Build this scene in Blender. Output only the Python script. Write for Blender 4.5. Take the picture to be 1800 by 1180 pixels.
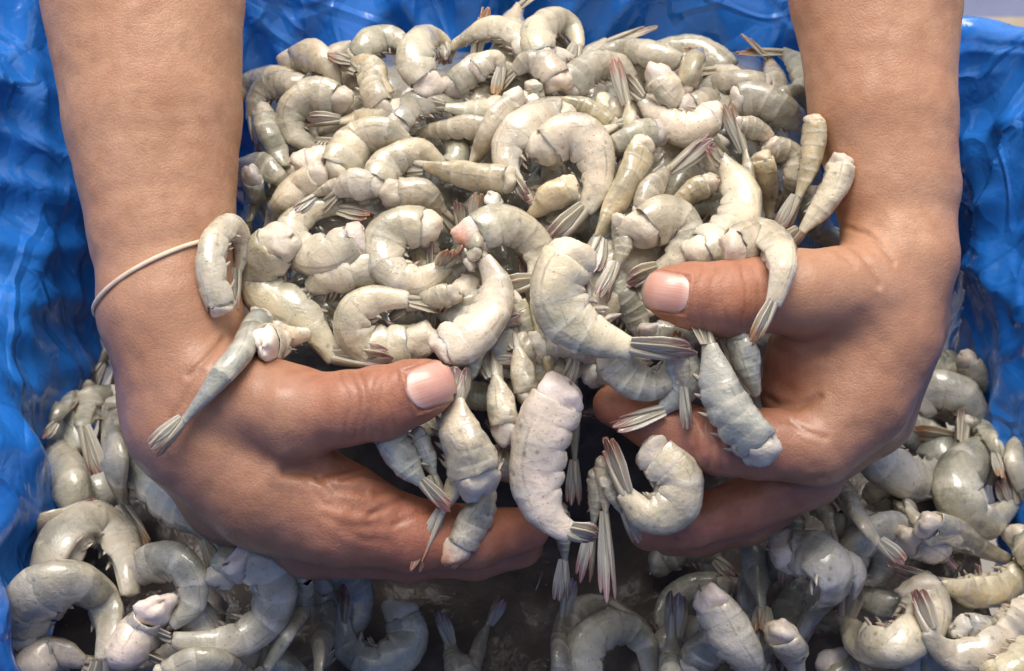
import bpy, math, random
import numpy as np
from mathutils import Vector, noise as mnoise

# ------------------------------------------------------------------ scene
for o in list(bpy.data.objects): bpy.data.objects.remove(o)
SC = bpy.context.scene
COL = SC.collection
PITCH = math.radians(50); CP = math.cos(PITCH); SP = math.sin(PITCH)
D = 50.0            # cm, camera to the plane of the hands
CM = 0.01

def to_world(v):
    """(right, up, toward-viewer) in cm along the oblique axes -> world metres"""
    v = np.asarray(v, dtype=float)
    x = v[..., 0]; u = v[..., 1]; d = v[..., 2]
    return np.stack([x, u*SP - d*CP, u*CP + d*SP], axis=-1) * CM

def P(px, py, d):
    k = (D - d)/D
    return np.array([(px-900)/50*k, (590-py)/50*k, d], dtype=float)

# camera
cam = bpy.data.cameras.new('camera'); co = bpy.data.objects.new('camera', cam); COL.objects.link(co)
co.location = to_world([0, 0, D]); co.rotation_euler = (math.pi/2 - PITCH, 0, 0)
cam.sensor_width = 36; cam.lens = 50; cam.clip_start = 0.02; cam.clip_end = 200
cam.dof.use_dof = True; cam.dof.focus_distance = 0.48; cam.dof.aperture_fstop = 18
SC.camera = co

# sky and soft overcast sun
SUN_EL, SUN_AZ = math.radians(74), math.radians(352)      # azimuth from +Y, clockwise
w = bpy.data.worlds.new('World'); SC.world = w; w.use_nodes = True
nt = w.node_tree; nt.nodes.clear()
sky = nt.nodes.new('ShaderNodeTexSky'); sky.sky_type = 'NISHITA'; sky.sun_disc = False
sky.sun_elevation = SUN_EL; sky.sun_rotation = SUN_AZ
sky.air_density = 1.0; sky.dust_density = 4.0; sky.ozone_density = 1.0
bg = nt.nodes.new('ShaderNodeBackground'); bg.inputs[1].default_value = 0.095
wo = nt.nodes.new('ShaderNodeOutputWorld')
hs = nt.nodes.new('ShaderNodeHueSaturation'); hs.inputs['Saturation'].default_value = 0.08   # overcast: nearly colourless sky
nt.links.new(sky.outputs[0], hs.inputs['Color']); nt.links.new(hs.outputs[0], bg.inputs[0]); nt.links.new(bg.outputs[0], wo.inputs[0])
sl = bpy.data.lights.new('sun', 'SUN'); sl.energy = 1.3; sl.angle = math.radians(34); sl.color = (1.0, 0.91, 0.80)
so = bpy.data.objects.new('sun', sl); COL.objects.link(so)
sd = Vector((math.sin(SUN_AZ)*math.cos(SUN_EL), math.cos(SUN_AZ)*math.cos(SUN_EL), math.sin(SUN_EL)))
so.rotation_euler = sd.to_track_quat('Z', 'Y').to_euler()
SC.view_settings.view_transform = 'Standard'; SC.view_settings.look = 'None'
SC.view_settings.exposure = 1.06; SC.view_settings.gamma = 1

# ------------------------------------------------------------------ helpers
def tag(o, label=None, cat=None, group=None, kind=None):
    if label: o['label'] = label
    if cat: o['category'] = cat
    if group: o['group'] = group
    if kind: o['kind'] = kind
    return o

def mesh_obj(name, verts, faces, mat, parent=None, attrs=None, smooth=True, origin=None, color=None):
    verts = np.asarray(verts, dtype=np.float64)
    if origin is None:
        origin = verts.mean(axis=0) if parent is None else None
    me = bpy.data.meshes.new(name)
    if parent is not None and origin is None:
        origin = np.array(parent['_o'])
    loc = verts - origin
    me.from_pydata(loc.tolist(), [], [tuple(f) for f in faces])
    if attrs:
        for an, av in attrs.items():
            a = me.attributes.new(an, 'FLOAT', 'POINT'); a.data.foreach_set('value', np.asarray(av, dtype=np.float32))
    if smooth: me.polygons.foreach_set('use_smooth', [True]*len(me.polygons))
    me.materials.append(mat)
    o = bpy.data.objects.new(name, me); COL.objects.link(o)
    if parent is None:
        o.location = origin
    else:
        o.parent = parent; o.location = (0, 0, 0)
    o['_o'] = [float(c) for c in origin]
    if color is not None: o.color = color
    return o

class NB:
    """small node-building helper"""
    def __init__(s, name):
        s.m = bpy.data.materials.new(name); s.m.use_nodes = True
        s.t = s.m.node_tree; s.t.nodes.clear()
        s.out = s.t.nodes.new('ShaderNodeOutputMaterial')
        s.b = s.t.nodes.new('ShaderNodeBsdfPrincipled'); s.t.links.new(s.b.outputs[0], s.out.inputs[0])
    def n(s, typ, **kw):
        nd = s.t.nodes.new(typ)
        for k, v in kw.items(): setattr(nd, k, v)
        return nd
    def put(s, sock, v):
        if isinstance(v, bpy.types.NodeSocket): s.t.links.new(v, sock)
        elif v is not None:
            if isinstance(v, (tuple, list)) and len(v) == 3 and sock.type == 'RGBA': v = (*v, 1)
            sock.default_value = v
    def math(s, op, a, b=None, c=None, clamp=False):
        nd = s.n('ShaderNodeMath', operation=op); nd.use_clamp = clamp
        s.put(nd.inputs[0], a)
        if b is not None: s.put(nd.inputs[1], b)
        if c is not None: s.put(nd.inputs[2], c)
        return nd.outputs[0]
    def mix(s, f, a, b, mode='MIX'):
        nd = s.n('ShaderNodeMix', data_type='RGBA', blend_type=mode)
        s.put(nd.inputs[0], f); s.put(nd.inputs[6], a); s.put(nd.inputs[7], b)
        return nd.outputs[2]
    def rng(s, v, a, b, c=0.0, d=1.0):
        nd = s.n('ShaderNodeMapRange'); s.put(nd.inputs[0], v)
        for i, q in enumerate((a, b, c, d)): s.put(nd.inputs[1+i], q)
        return nd.outputs[0]
    def attr(s, name):
        return s.n('ShaderNodeAttribute', attribute_name=name).outputs['Fac']
    def coord(s, which='Object'):
        return s.n('ShaderNodeTexCoord').outputs[which]
    def noise(s, vec, scale, detail=3, rough=.55, dist=0):
        nd = s.n('ShaderNodeTexNoise'); s.put(nd.inputs['Vector'], vec)
        nd.inputs['Scale'].default_value = scale; nd.inputs['Detail'].default_value = detail
        nd.inputs['Roughness'].default_value = rough; nd.inputs['Distortion'].default_value = dist
        return nd.outputs[0]
    def voro(s, vec, scale, feature='F1', out='Distance'):
        nd = s.n('ShaderNodeTexVoronoi', feature=feature); s.put(nd.inputs['Vector'], vec)
        nd.inputs['Scale'].default_value = scale
        return nd.outputs[out]
    def bump(s, h, strength, dist, normal=None):
        nd = s.n('ShaderNodeBump'); nd.inputs['Strength'].default_value = strength; nd.inputs['Distance'].default_value = dist
        s.put(nd.inputs['Height'], h)
        if normal is not None: s.put(nd.inputs['Normal'], normal)
        return nd.outputs[0]
    def set(s, **kw):
        for k, v in kw.items(): s.put(s.b.inputs[k.replace('_', ' ')], v)
        return s.m

def offset_coord(b):
    """object coordinates shifted by a per-object random, so that alike pieces do not share their marks"""
    r = b.n('ShaderNodeObjectInfo').outputs['Random']
    sc = b.math('MULTIPLY', r, 37.0)
    va = b.n('ShaderNodeVectorMath', operation='ADD')
    b.put(va.inputs[0], b.coord('Object'))
    cx = b.n('ShaderNodeCombineXYZ'); b.put(cx.inputs[0], sc); b.put(cx.inputs[1], b.math('MULTIPLY', r, 11.0)); b.put(cx.inputs[2], sc)
    b.put(va.inputs[1], cx.outputs[0])
    return va.outputs[0]

# ------------------------------------------------------------------ materials
def mat_shell():
    b = NB('shrimp_shell'); v = offset_coord(b)
    oc = b.n('ShaderNodeObjectInfo').outputs['Color']
    n1 = b.noise(v, 120, 4, .6); n2 = b.noise(v, 420, 3, .6)
    seg = b.attr('seg'); dors = b.attr('dors')
    c = b.mix(b.rng(b.noise(v, 45, 4, .6), .36, .66), (.56, .58, .55), (1.16, 1.11, 1.04)); c = b.mix(1.0, oc, c, 'MULTIPLY')
    # paler belly, slightly darker back line
    c = b.mix(b.math('MULTIPLY', b.rng(dors, .1, -.9), .35), c, (.74, .70, .62))
    c = b.mix(b.math('MULTIPLY', b.rng(dors, .8, 1.0), b.rng(n2, .3, .7, .15, .55)), c, (.20, .19, .145))
    vein = b.math('MULTIPLY', b.rng(b.math('ABSOLUTE', b.math('SUBTRACT', b.math('ADD', dors, b.math('MULTIPLY', n2, .12)), .80)), .055, .02), b.rng(b.noise(v, 80, 3), .42, .6))
    c = b.mix(b.math('MULTIPLY', vein, .45), c, (.16, .15, .11))
    # overlapping shell edges: a pale band then a thin dark line
    c = b.mix(b.math('MULTIPLY', b.math('MULTIPLY', b.rng(seg, .62, .90), b.rng(b.noise(v, 60, 3), .4, .6)), .5), c, (.73, .665, .55))
    c = b.mix(b.math('MULTIPLY', b.rng(b.noise(v, 70, 5, .7, 1.5), .54, .70), .42), c, (.72, .655, .54))   # opaque whitish patches under the clear shell
    c = b.mix(b.math('MULTIPLY', b.rng(b.noise(v, 28, 3, .6), .60, .74), .35), c, (.60, .50, .30))
    line = b.rng(seg, .955, .995)
    c = b.mix(b.math('MULTIPLY', line, b.rng(b.noise(v, 90, 3), .42, .62, .0, .5)), c, (.26, .24, .19))
    cracks = b.math('MULTIPLY', b.rng(b.voro(v, 95, 'DISTANCE_TO_EDGE'), .030, .010), b.rng(b.noise(v, 60, 3), .60, .66))
    c = b.mix(b.math('MULTIPLY', cracks, .35), c, (.17, .155, .12))
    # pigment specks
    vd = b.voro(v, 700); vc = b.voro(v, 700, out='Color')
    sx = b.n('ShaderNodeSeparateColor'); b.put(sx.inputs[0], vc)
    sp = b.math('MULTIPLY', b.rng(vd, .26, .12), b.rng(sx.outputs[0], .72, .78))
    c = b.mix(b.math('MULTIPLY', sp, .6), c, (.10, .10, .075))
    vd2 = b.voro(v, 260); vc2 = b.voro(v, 260, out='Color'); s2 = b.n('ShaderNodeSeparateColor'); b.put(s2.inputs[0], vc2)
    c = b.mix(b.math('MULTIPLY', b.math('MULTIPLY', b.rng(vd2, .28, .10), b.rng(s2.outputs[1], .86, .9)), .55), c, (.12, .11, .09))
    h = b.math('ADD', b.math('MULTIPLY', n2, .6), b.math('MULTIPLY', b.noise(v, 1100, 2), .25)); h = b.math('ADD', h, b.math('MULTIPLY', b.noise(v, 170, 3, .6, 1.0), 1.1))
    nrm = b.bump(h, .5, .0011)
    return b.set(Base_Color=c, Roughness=b.rng(n1, .3, .7, .22, .46), Normal=nrm, Subsurface_Weight=.65,
                 Subsurface_Radius=(1.0, .85, .6), Subsurface_Scale=.0045, Specular_IOR_Level=.5, Coat_Weight=.8, Coat_Roughness=.05)

def mat_flesh():
    b = NB('shrimp_flesh'); v = offset_coord(b)
    n1 = b.noise(v, 160, 4, .6); n2 = b.noise(v, 600, 3, .65)
    c = b.mix(b.rng(n1, .35, .65), (.74, .665, .575), (.64, .55, .455))
    oc = b.n('ShaderNodeObjectInfo').outputs['Color']
    c = b.mix(1.0, c, oc, 'MULTIPLY')
    tip = b.math('MULTIPLY', b.attr('tipmark'), b.rng(b.noise(v, 130, 4, .65, 1.0), .34, .50)); c = b.mix(b.math('MULTIPLY', tip, .85), c, b.mix(b.rng(n2, .3, .7), (.62, .13, .09), (.66, .30, .10)))
    nrm = b.bump(b.math('ADD', n1, b.math('MULTIPLY', n2, .5)), .5, .0014)
    return b.set(Base_Color=c, Roughness=.36, Normal=nrm, Subsurface_Weight=.35, Subsurface_Radius=(1, .6, .45), Subsurface_Scale=.004, Specular_IOR_Level=.5)

def mat_tail():
    b = NB('shrimp_tail'); v = offset_coord(b)
    t = b.attr('t'); rib = b.attr('rib')
    oc = b.n('ShaderNodeObjectInfo').outputs['Color']
    n1 = b.noise(v, 260, 3)
    st = b.n('ShaderNodeCombineXYZ'); b.put(st.inputs[0], b.math('MULTIPLY', rib, 9.0)); b.put(st.inputs[1], b.math('MULTIPLY', t, .7)); 
    n2 = b.noise(st.outputs[0], 1.6, 3)
    c = b.mix(b.rng(n2, .42, .62), (.54, .48, .38), (.24, .21, .155))
    k = b.rng(b.math('ADD', t, b.math('MULTIPLY', n1, .35)), .74, 1.05)
    c = b.mix(b.math('MULTIPLY', k, .92), c, oc)
    c = b.mix(b.math('MULTIPLY', b.rng(b.math('ABSOLUTE', rib), .10, .03), .5), c, (.74, .70, .58))
    nrm = b.bump(n2, .35, .0006)
    return b.set(Base_Color=c, Roughness=.3, Normal=nrm, Subsurface_Weight=.6, Subsurface_Radius=(1, .8, .6), Subsurface_Scale=.003, Coat_Weight=.5, Coat_Roughness=.12)

def mat_fringe():
    b = NB('shrimp_swimmeret'); v = offset_coord(b)
    c = b.mix(b.rng(b.noise(v, 300, 2), .35, .65), (.50, .45, .36), (.24, .17, .13))
    return b.set(Base_Color=c, Roughness=.3, Subsurface_Weight=.2, Subsurface_Radius=(1, .6, .4), Subsurface_Scale=.002)

def mat_skin():
    b = NB('skin'); v = b.coord('Object')
    red = b.attr('red'); cre = b.attr('crease')
    n1 = b.noise(v, 38, 5, .6); n2 = b.noise(v, 170, 4, .62); n3 = b.noise(v, 900, 3, .6)
    c = b.mix(b.rng(n1, .32, .68), (.405, .205, .118), (.51, .285, .175))
    c = b.mix(b.math('MULTIPLY', b.rng(n2, .44, .70), .5), c, (.35, .165, .09))
    c = b.mix(b.math('MULTIPLY', b.rng(b.noise(v, 420, 3, .7), .5, .72), .28), c, (.30, .13, .07))
    blot = b.rng(b.noise(v, 16, 4, .65, .8), .46, .64)
    c = b.mix(b.math('MULTIPLY', blot, .30), c, (.40, .165, .085))
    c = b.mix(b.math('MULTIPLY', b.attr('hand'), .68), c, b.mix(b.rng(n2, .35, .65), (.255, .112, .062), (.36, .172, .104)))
    c = b.mix(b.math('MULTIPLY', red, .8), c, b.mix(b.rng(n2, .3, .7), (.31, .092, .048), (.42, .155, .092)))
    vd = b.voro(v, 75); vc = b.voro(v, 75, out='Color'); sx = b.n('ShaderNodeSeparateColor'); b.put(sx.inputs[0], vc)
    mole = b.math('MULTIPLY', b.rng(vd, .11, .05), b.rng(sx.outputs[0], .9, .93))
    c = b.mix(b.math('MULTIPLY', mole, .6), c, (.15, .065, .04))
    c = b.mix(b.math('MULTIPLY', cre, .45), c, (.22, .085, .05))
    # fine diamond-like skin relief, pores and small folds
    cells = b.voro(v, 750, 'DISTANCE_TO_EDGE'); cells2 = b.voro(v, 330, 'DISTANCE_TO_EDGE')
    h = b.math('ADD', b.math('MULTIPLY', b.rng(cells, 0, .18), .5), b.math('MULTIPLY', b.rng(cells2, 0, .12), .35))
    h = b.math('ADD', h, b.math('MULTIPLY', n3, .7)); h = b.math('ADD', h, b.math('MULTIPLY', n2, .9))
    vein = b.noise(v, 24, 2, .5, .4)
    nrm = b.bump(h, .19, .0008, b.bump(vein, .25, .004))
    return b.set(Base_Color=c, Roughness=b.rng(n2, .3, .7, .40, .58), Normal=nrm, Subsurface_Weight=.18, Subsurface_Radius=(1, .36, .18),
                 Subsurface_Scale=.004, Specular_IOR_Level=.42, Coat_Weight=b.math('MULTIPLY', b.math('MULTIPLY', b.math('MAXIMUM', red, b.math('MULTIPLY', b.attr('hand'), .7)), b.rng(n1, .45, .6)), .45), Coat_Roughness=.2)

def mat_nail():
    b = NB('fingernail'); v = b.coord('Object'); t = b.attr('t')
    st = b.attr('s')
    n = b.noise(v, 120, 2)
    c = b.mix(b.rng(n, .35, .65), (.64, .345, .27), (.58, .29, .225))
    c = b.mix(b.math('MULTIPLY', b.rng(t, .22, .06), .45), c, (.80, .62, .54))
    c = b.mix(b.math('MULTIPLY', b.rng(t, .90, .97), .7), c, (.80, .68, .55))
    sa = b.math('ABSOLUTE', st)
    c = b.mix(b.math('MULTIPLY', b.math('MAXIMUM', b.rng(sa, .80, 1.0), b.rng(t, .07, .0)), .75), c, (.36, .15, .085))
    rid = b.n('ShaderNodeCombineXYZ'); b.put(rid.inputs[0], b.math('MULTIPLY', st, 14.0)); b.put(rid.inputs[1], t)
    return b.set(Base_Color=c, Roughness=.30, Normal=b.bump(b.noise(rid.outputs[0], 1.0, 2), .25, .0006), Subsurface_Weight=.2, Subsurface_Radius=(1, .5, .4), Subsurface_Scale=.002, Coat_Weight=.3)

def mat_bag():
    b = NB('blue_plastic'); v = b.coord('Object')
    n1 = b.noise(v, 14, 4, .6); n2 = b.noise(v, 120, 4, .65, .6); n3 = b.noise(v, 46, 3, .55, 1.2)
    c = b.mix(b.rng(n1, .35, .65), (.013, .145, .56), (.028, .20, .66))
    smear = b.rng(b.noise(v, 55, 5, .7), .62, .76)
    c = b.mix(b.math('MULTIPLY', smear, .12), c, (.30, .42, .62))
    wv = b.n('ShaderNodeVectorMath', operation='ADD'); b.put(wv.inputs[0], v); wn = b.n('ShaderNodeTexNoise'); b.put(wn.inputs['Vector'], v); wn.inputs['Scale'].default_value = 30
    ws = b.n('ShaderNodeVectorMath', operation='SCALE'); b.put(ws.inputs[0], wn.outputs[1]); ws.inputs['Scale'].default_value = .03; b.put(wv.inputs[1], ws.outputs[0])
    cr = b.rng(b.voro(wv.outputs[0], 26, 'DISTANCE_TO_EDGE'), 0, .22)
    h = b.math('ADD', b.math('ADD', b.math('MULTIPLY', n3, .5), b.math('MULTIPLY', cr, .25)), b.math('MULTIPLY', n2, .05))
    for sc_, off_ in (((9, 26, 13), 0), ((26, 10, 17), 4.0)):            # thin sharp creases running across each other
        mp = b.n('ShaderNodeMapping'); b.put(mp.inputs['Vector'], v); mp.inputs['Scale'].default_value = sc_; mp.inputs['Location'].default_value = (off_, off_, 0); mp.inputs['Rotation'].default_value = (.4, .5, off_)
        cn = b.noise(mp.outputs[0], 1.0, 2, .5, .7)
        h = b.math('ADD', h, b.math('MULTIPLY', b.rng(b.math('ABSOLUTE', b.math('SUBTRACT', cn, .5)), .05, .0), .5))
    return b.set(Base_Color=c, Roughness=b.rng(n2, .3, .7, .13, .22), Normal=b.bump(h, .5, .004), Specular_IOR_Level=.6)

def mat_simple(name, a, c2, rough, scale=60, bumpd=.001, bs=.3):
    b = NB(name); v = b.coord('Object'); n = b.noise(v, scale, 4, .6)
    return b.set(Base_Color=b.mix(b.rng(n, .35, .65), a, c2), Roughness=rough, Normal=b.bump(n, bs, bumpd))

def mat_water():
    b = NB('murky_water'); v = b.coord('Object')
    n = b.noise(v, 45, 4, .6, .5); n2 = b.noise(v, 260, 3, .6)
    c = b.mix(b.rng(n, .35, .65), (.085, .068, .056), (.15, .12, .098))
    sp = b.voro(v, 210); cc = b.voro(v, 210, out='Color'); sx = b.n('ShaderNodeSeparateColor'); b.put(sx.inputs[0], cc)
    c = b.mix(b.math('MULTIPLY', b.rng(sp, .10, .05), b.rng(sx.outputs[0], .9, .93)), c, (.35, .32, .29))
    return b.set(Base_Color=c, Roughness=.22, Normal=b.bump(b.math('ADD', n, b.math('MULTIPLY', n2, .25)), .35, .004), Specular_IOR_Level=.25)

M = dict(shell=mat_shell(), flesh=mat_flesh(), tail=mat_tail(), fringe=mat_fringe(), skin=mat_skin(), nail=mat_nail(),
         bag=mat_bag(), water=mat_water(),
         band=mat_simple('elastic_band', (.62, .47, .33), (.70, .56, .42), .55, 300),
         ground=mat_simple('concrete', (.20, .18, .16), (.30, .27, .24), .8, 12, .004),
         lilac=mat_simple('lilac_plastic', (.13, .15, .26), (.17, .19, .30), .45, 20, .002),
         beige=mat_simple('beige_rim', (.27, .21, .15), (.32, .26, .19), .5, 30),
         dark=mat_simple('dark_rubber', (.012, .012, .016), (.025, .025, .03), .5, 30))
# ------------------------------------------------------------------ person: two arms with hands, each one continuous surface
def smin(a, b, k):
    h = np.maximum(k - np.abs(a-b), 0)/k
    return np.minimum(a, b) - h*h*k*.25

def J(px, py, d, rpx):
    return np.append(P(px, py, d), rpx/50*(D-d)/D)

def cone(p, a, b, flat=1.0):
    ba = (b[:3]-a[:3]); pa = p - a[:3]
    h = np.clip((pa @ ba)/float(ba @ ba), 0, 1)
    q = pa - h[..., None]*ba
    if flat != 1.0: q = q*np.array([1, 1, 1/flat])
    return np.sqrt((q*q).sum(-1)) - (a[3] + (b[3]-a[3])*h)

class Arm:
    """chains = [(joints, blend k, flatten)]; the first ones are fore-arm and palm, then the fingers"""
    def __init__(s, chains): s.ch = chains
    def f(s, p):
        p = np.asarray(p, dtype=np.float64); out = None
        for js, k, fl in s.ch:
            c = None
            for a, b in zip(js[:-1], js[1:]):
                q = cone(p, a, b, fl); c = q if c is None else smin(c, q, .25)
            out = c if out is None else smin(out, c, k)
        return out
    def grad(s, p, e=.02):
        g = np.stack([s.f(p + np.eye(3)[i]*e) - s.f(p - np.eye(3)[i]*e) for i in range(3)], -1)
        return g/np.maximum(np.linalg.norm(g, axis=-1, keepdims=True), 1e-9)

def surface_nets(arm, lo, hi, h):
    n = [int(math.ceil((hi[i]-lo[i])/h))+1 for i in range(3)]
    ax = [lo[i] + h*np.arange(n[i]) for i in range(3)]
    vals = np.empty(n, dtype=np.float32)
    yy, zz = np.meshgrid(ax[1], ax[2], indexing='ij')
    B = 24
    for i in range(0, n[0], B):
        xs = ax[0][i:i+B]
        g = np.empty((len(xs), n[1], n[2], 3)); g[..., 0] = xs[:, None, None]; g[..., 1] = yy; g[..., 2] = zz
        vals[i:i+B] = arm.f(g)
    neg = vals < 0
    c = np.zeros([m-1 for m in n], dtype=np.int8)
    for dx in (0, 1):
        for dy in (0, 1):
            for dz in (0, 1):
                c += neg[dx:n[0]-1+dx, dy:n[1]-1+dy, dz:n[2]-1+dz]
    act = (c > 0) & (c < 8)
    idx = -np.ones(act.shape, dtype=np.int64); cells = np.argwhere(act); idx[act] = np.arange(len(cells))
    verts = np.array(lo) + (cells + .5)*h
    for _ in range(4):
        verts = verts - np.clip(arm.f(verts), -h, h)[:, None]*arm.grad(verts)*.9
    faces = []
    for a in range(3):
        b, cc = (a+1) % 3, (a+2) % 3
        sl0 = [slice(None)]*3; sl1 = [slice(None)]*3
        sl0[a] = slice(0, n[a]-1); sl1[a] = slice(1, n[a])
        s0 = neg[tuple(sl0)]; s1 = neg[tuple(sl1)]
        e = np.argwhere(s0 != s1)
        ok = (e[:, b] > 0) & (e[:, cc] > 0) & (e[:, b] < n[b]-1) & (e[:, cc] < n[cc]-1)
        e = e[ok]; sg = s0[tuple(e.T)]
        q = []
        for db, dc in ((-1, -1), (0, -1), (0, 0), (-1, 0)):
            t = e.copy(); t[:, b] += db; t[:, cc] += dc
            q.append(idx[tuple(t.T)])
        q = np.stack(q, 1); q[~sg] = q[~sg][:, ::-1]
        faces.append(q)
    f = np.concatenate(faces); f = f[(f >= 0).all(1)]
    return verts, f

def to_px(v):
    k = (D - v[..., 2])/D
    return np.stack([900 + v[..., 0]*50/k, 590 - v[..., 1]*50/k], -1)

def seg_dist(p, poly):
    best = np.full(len(p), 1e9)
    for a, b in zip(poly[:-1], poly[1:]):
        a = np.array(a, float); b = np.array(b, float); ba = b-a
        h = np.clip(((p-a) @ ba)/(ba @ ba), 0, 1)
        best = np.minimum(best, np.linalg.norm(p - a - h[:, None]*ba, axis=1))
    return best

def build_arm(name, arm, lo, hi, creases, red_pts, label, parent, nail):
    v, f = surface_nets(arm, lo, hi, .125)
    me = bpy.data.meshes.new('tmp'); me.from_pydata(v.tolist(), [], f.tolist())
    o = bpy.data.objects.new('tmp', me); COL.objects.link(o)
    sm = o.modifiers.new('s', 'SUBSURF'); sm.levels = 1
    ev = o.evaluated_get(bpy.context.evaluated_depsgraph_get()); em = ev.to_mesh()
    nv = len(em.vertices); v = np.empty(nv*3); em.vertices.foreach_get('co', v); v = v.reshape(-1, 3)
    f = [tuple(p.vertices) for p in em.polygons]
    ev.to_mesh_clear(); bpy.data.objects.remove(o); bpy.data.meshes.remove(me)
    g = arm.grad(v)
    v = v - np.clip(arm.f(v), -.1, .1)[:, None]*g
    px = to_px(v) + 3.2*np.array([(mnoise.noise(Vector(c)*1.1), mnoise.noise(Vector(c)*1.1+Vector((4, 4, 4)))) for c in v]) + 1.2*np.array([(mnoise.noise(Vector(c)*4.1), mnoise.noise(Vector(c)*4.1+Vector((4, 4, 4)))) for c in v]); front = np.clip(g[:, 2]*2.0, 0, 1)
    cre = np.zeros(nv); disp = np.zeros(nv)
    for poly, amp, wid, dark in creases:
        dd = seg_dist(px, poly); e = np.exp(-(dd/wid)**2)*front
        sh = np.exp(-((dd-2.2*wid)/(1.3*wid))**2)*front
        disp += -amp*e + amp*.35*sh; cre = np.maximum(cre, dark*np.exp(-(dd/(wid*.8))**2)*front)
    # soft irregularities: tendons, muscle, veins
    q = v*np.array([1.0, .45, 1.0])
    low = np.array([mnoise.noise(Vector(c)*.55) for c in q]); mid = np.array([mnoise.noise(Vector(c)*1.7+Vector((9, 3, 1))) for c in v])
    disp += .10*low + .025*mid
    # bed of the nail
    (nb, nt_, nwid) = nail
    nb = np.array(nb, float); nt_ = np.array(nt_, float); ax = nt_-nb; L = np.linalg.norm(ax); ax /= L; ay = np.array([-ax[1], ax[0]])
    def nail_uv(pp): return (pp-nb) @ ax/L, (pp-nb) @ ay/(nwid/2)
    px0 = to_px(v); u_, s_ = nail_uv(px0)
    rim = np.maximum(np.maximum(-u_*1.9, np.abs(s_)-1), np.maximum((u_-1)*1.2, -1))
    inside = (rim < 0)
    disp += np.where(inside, -.03, 0)*front + .045*np.exp(-((rim-.10)/.11)**2)*front*(u_ < .92)*(np.abs(u_-.4) < 1.2)
    v2 = v + g*disp[:, None]
    red = np.zeros(nv)
    for rp, rr in red_pts:
        red = np.maximum(red, np.clip(1.25 - np.linalg.norm(v - rp[:3], axis=1)/rr, 0, 1))
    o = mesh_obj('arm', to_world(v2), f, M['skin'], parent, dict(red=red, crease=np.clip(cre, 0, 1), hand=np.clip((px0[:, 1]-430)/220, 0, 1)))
    o['label'] = label
    # the nail itself: a curved plate laid on the surface
    NU, NS = 14, 13; vv = []; ts = []; ss = []
    for layer in (0, 1):
        for i in range(NU):
            t = i/(NU-1)
            for j in range(NS):
                s = -1 + 2*j/(NS-1)
                wv = (1 - max(0, .24-t)**2*6.5)*(1 - max(0, t-.78)**2*4.0)
                uu = t + (-.10*(1-s*s) if t < .5 else .10*(1-s*s))*abs(2*t-1)
                pp = nb + ax*L*uu + ay*(nwid/2)*s*wv
                # march from the viewer onto the arm
                dd = 7.0; pt = P(pp[0], pp[1], dd)
                for _ in range(40):
                    q = float(arm.f(pt[None])[0])
                    if q < .003: break
                    dd -= q*.9; pt = P(pp[0], pp[1], dd)
                if dd < 2.0 or float(arm.f(pt[None])[0]) > .02:          # past the outline: fold onto the side of the thumb
                    pt = P(pp[0], pp[1], 3.1)
                    for _ in range(12): pt = pt - arm.f(pt[None])[0]*arm.grad(pt[None])[0]
                gn = arm.grad(pt[None])[0]
                vv.append(pt + gn*((.035 + .035*(1-s*s) + .03*t) - (.09 if layer else 0))); ts.append(t); ss.append(s)
    ff = []
    N1 = NU*NS
    for i in range(NU-1):
        for j in range(NS-1):
            a = i*NS+j; ff.append((a, a+1, a+NS+1, a+NS)); ff.append((N1+a, N1+a+NS, N1+a+NS+1, N1+a+1))
    ring = [j for j in range(NS)] + [i*NS+NS-1 for i in range(1, NU)] + [(NU-1)*NS+j for j in range(NS-2, -1, -1)] + [i*NS for i in range(NU-2, 0, -1)]
    for a, b in zip(ring, ring[1:]+ring[:1]): ff.append((b, a, N1+a, N1+b))
    mesh_obj('thumbnail', to_world(np.array(vv)), ff, M['nail'], o, dict(t=ts, s=ss))
    return v2, o

person = bpy.data.objects.new('person', None); COL.objects.link(person)
po = to_world([0.5, 13, -3]); person.location = po; person['_o'] = [float(c) for c in po]
tag(person, 'person with bare arms lifting shrimp in two cupped hands', 'person')

AL = Arm([
    ([J(236, -560, -5.0, 196), J(254, 0, -1.3, 174), J(268, 200, -.4, 155), J(284, 400, .3, 128), J(298, 545, .7, 116)], .6, .88),
    ([J(300, 560, .8, 112), J(352, 740, 1.1, 128), J(470, 850, 1.4, 118), J(592, 905, 1.7, 96)], 1.0, 1),
    ([J(325, 700, -.5, 115), J(420, 850, -1.0, 108), J(560, 925, -.9, 86)], 1.0, 1),
    ([J(375, 690, 1.9, 92), J(520, 728, 2.9, 84), J(600, 718, 3.3, 66), J(672, 708, 3.45, 65), J(725, 690, 3.55, 57), J(752, 682, 3.6, 49)], .5, 1),
    ([J(592, 905, 1.7, 92), J(720, 940, 1.6, 64), J(840, 945, 1.1, 52), J(925, 930, .6, 42)], .25, 1),
    ([J(545, 930, -.5, 86), J(720, 965, -.6, 56), J(830, 970, -.8, 47), J(915, 960, -1.0, 40)], .3, 1),
    ([J(520, 930, -2.0, 74), J(690, 965, -2.2, 50), J(800, 960, -2.4, 44), J(880, 950, -2.5, 38)], .3, 1),
    ([J(490, 910, -3.2, 60), J(640, 940, -3.6, 44), J(730, 940, -3.7, 38), J(800, 930, -3.8, 33)], .3, 1),
])
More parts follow.
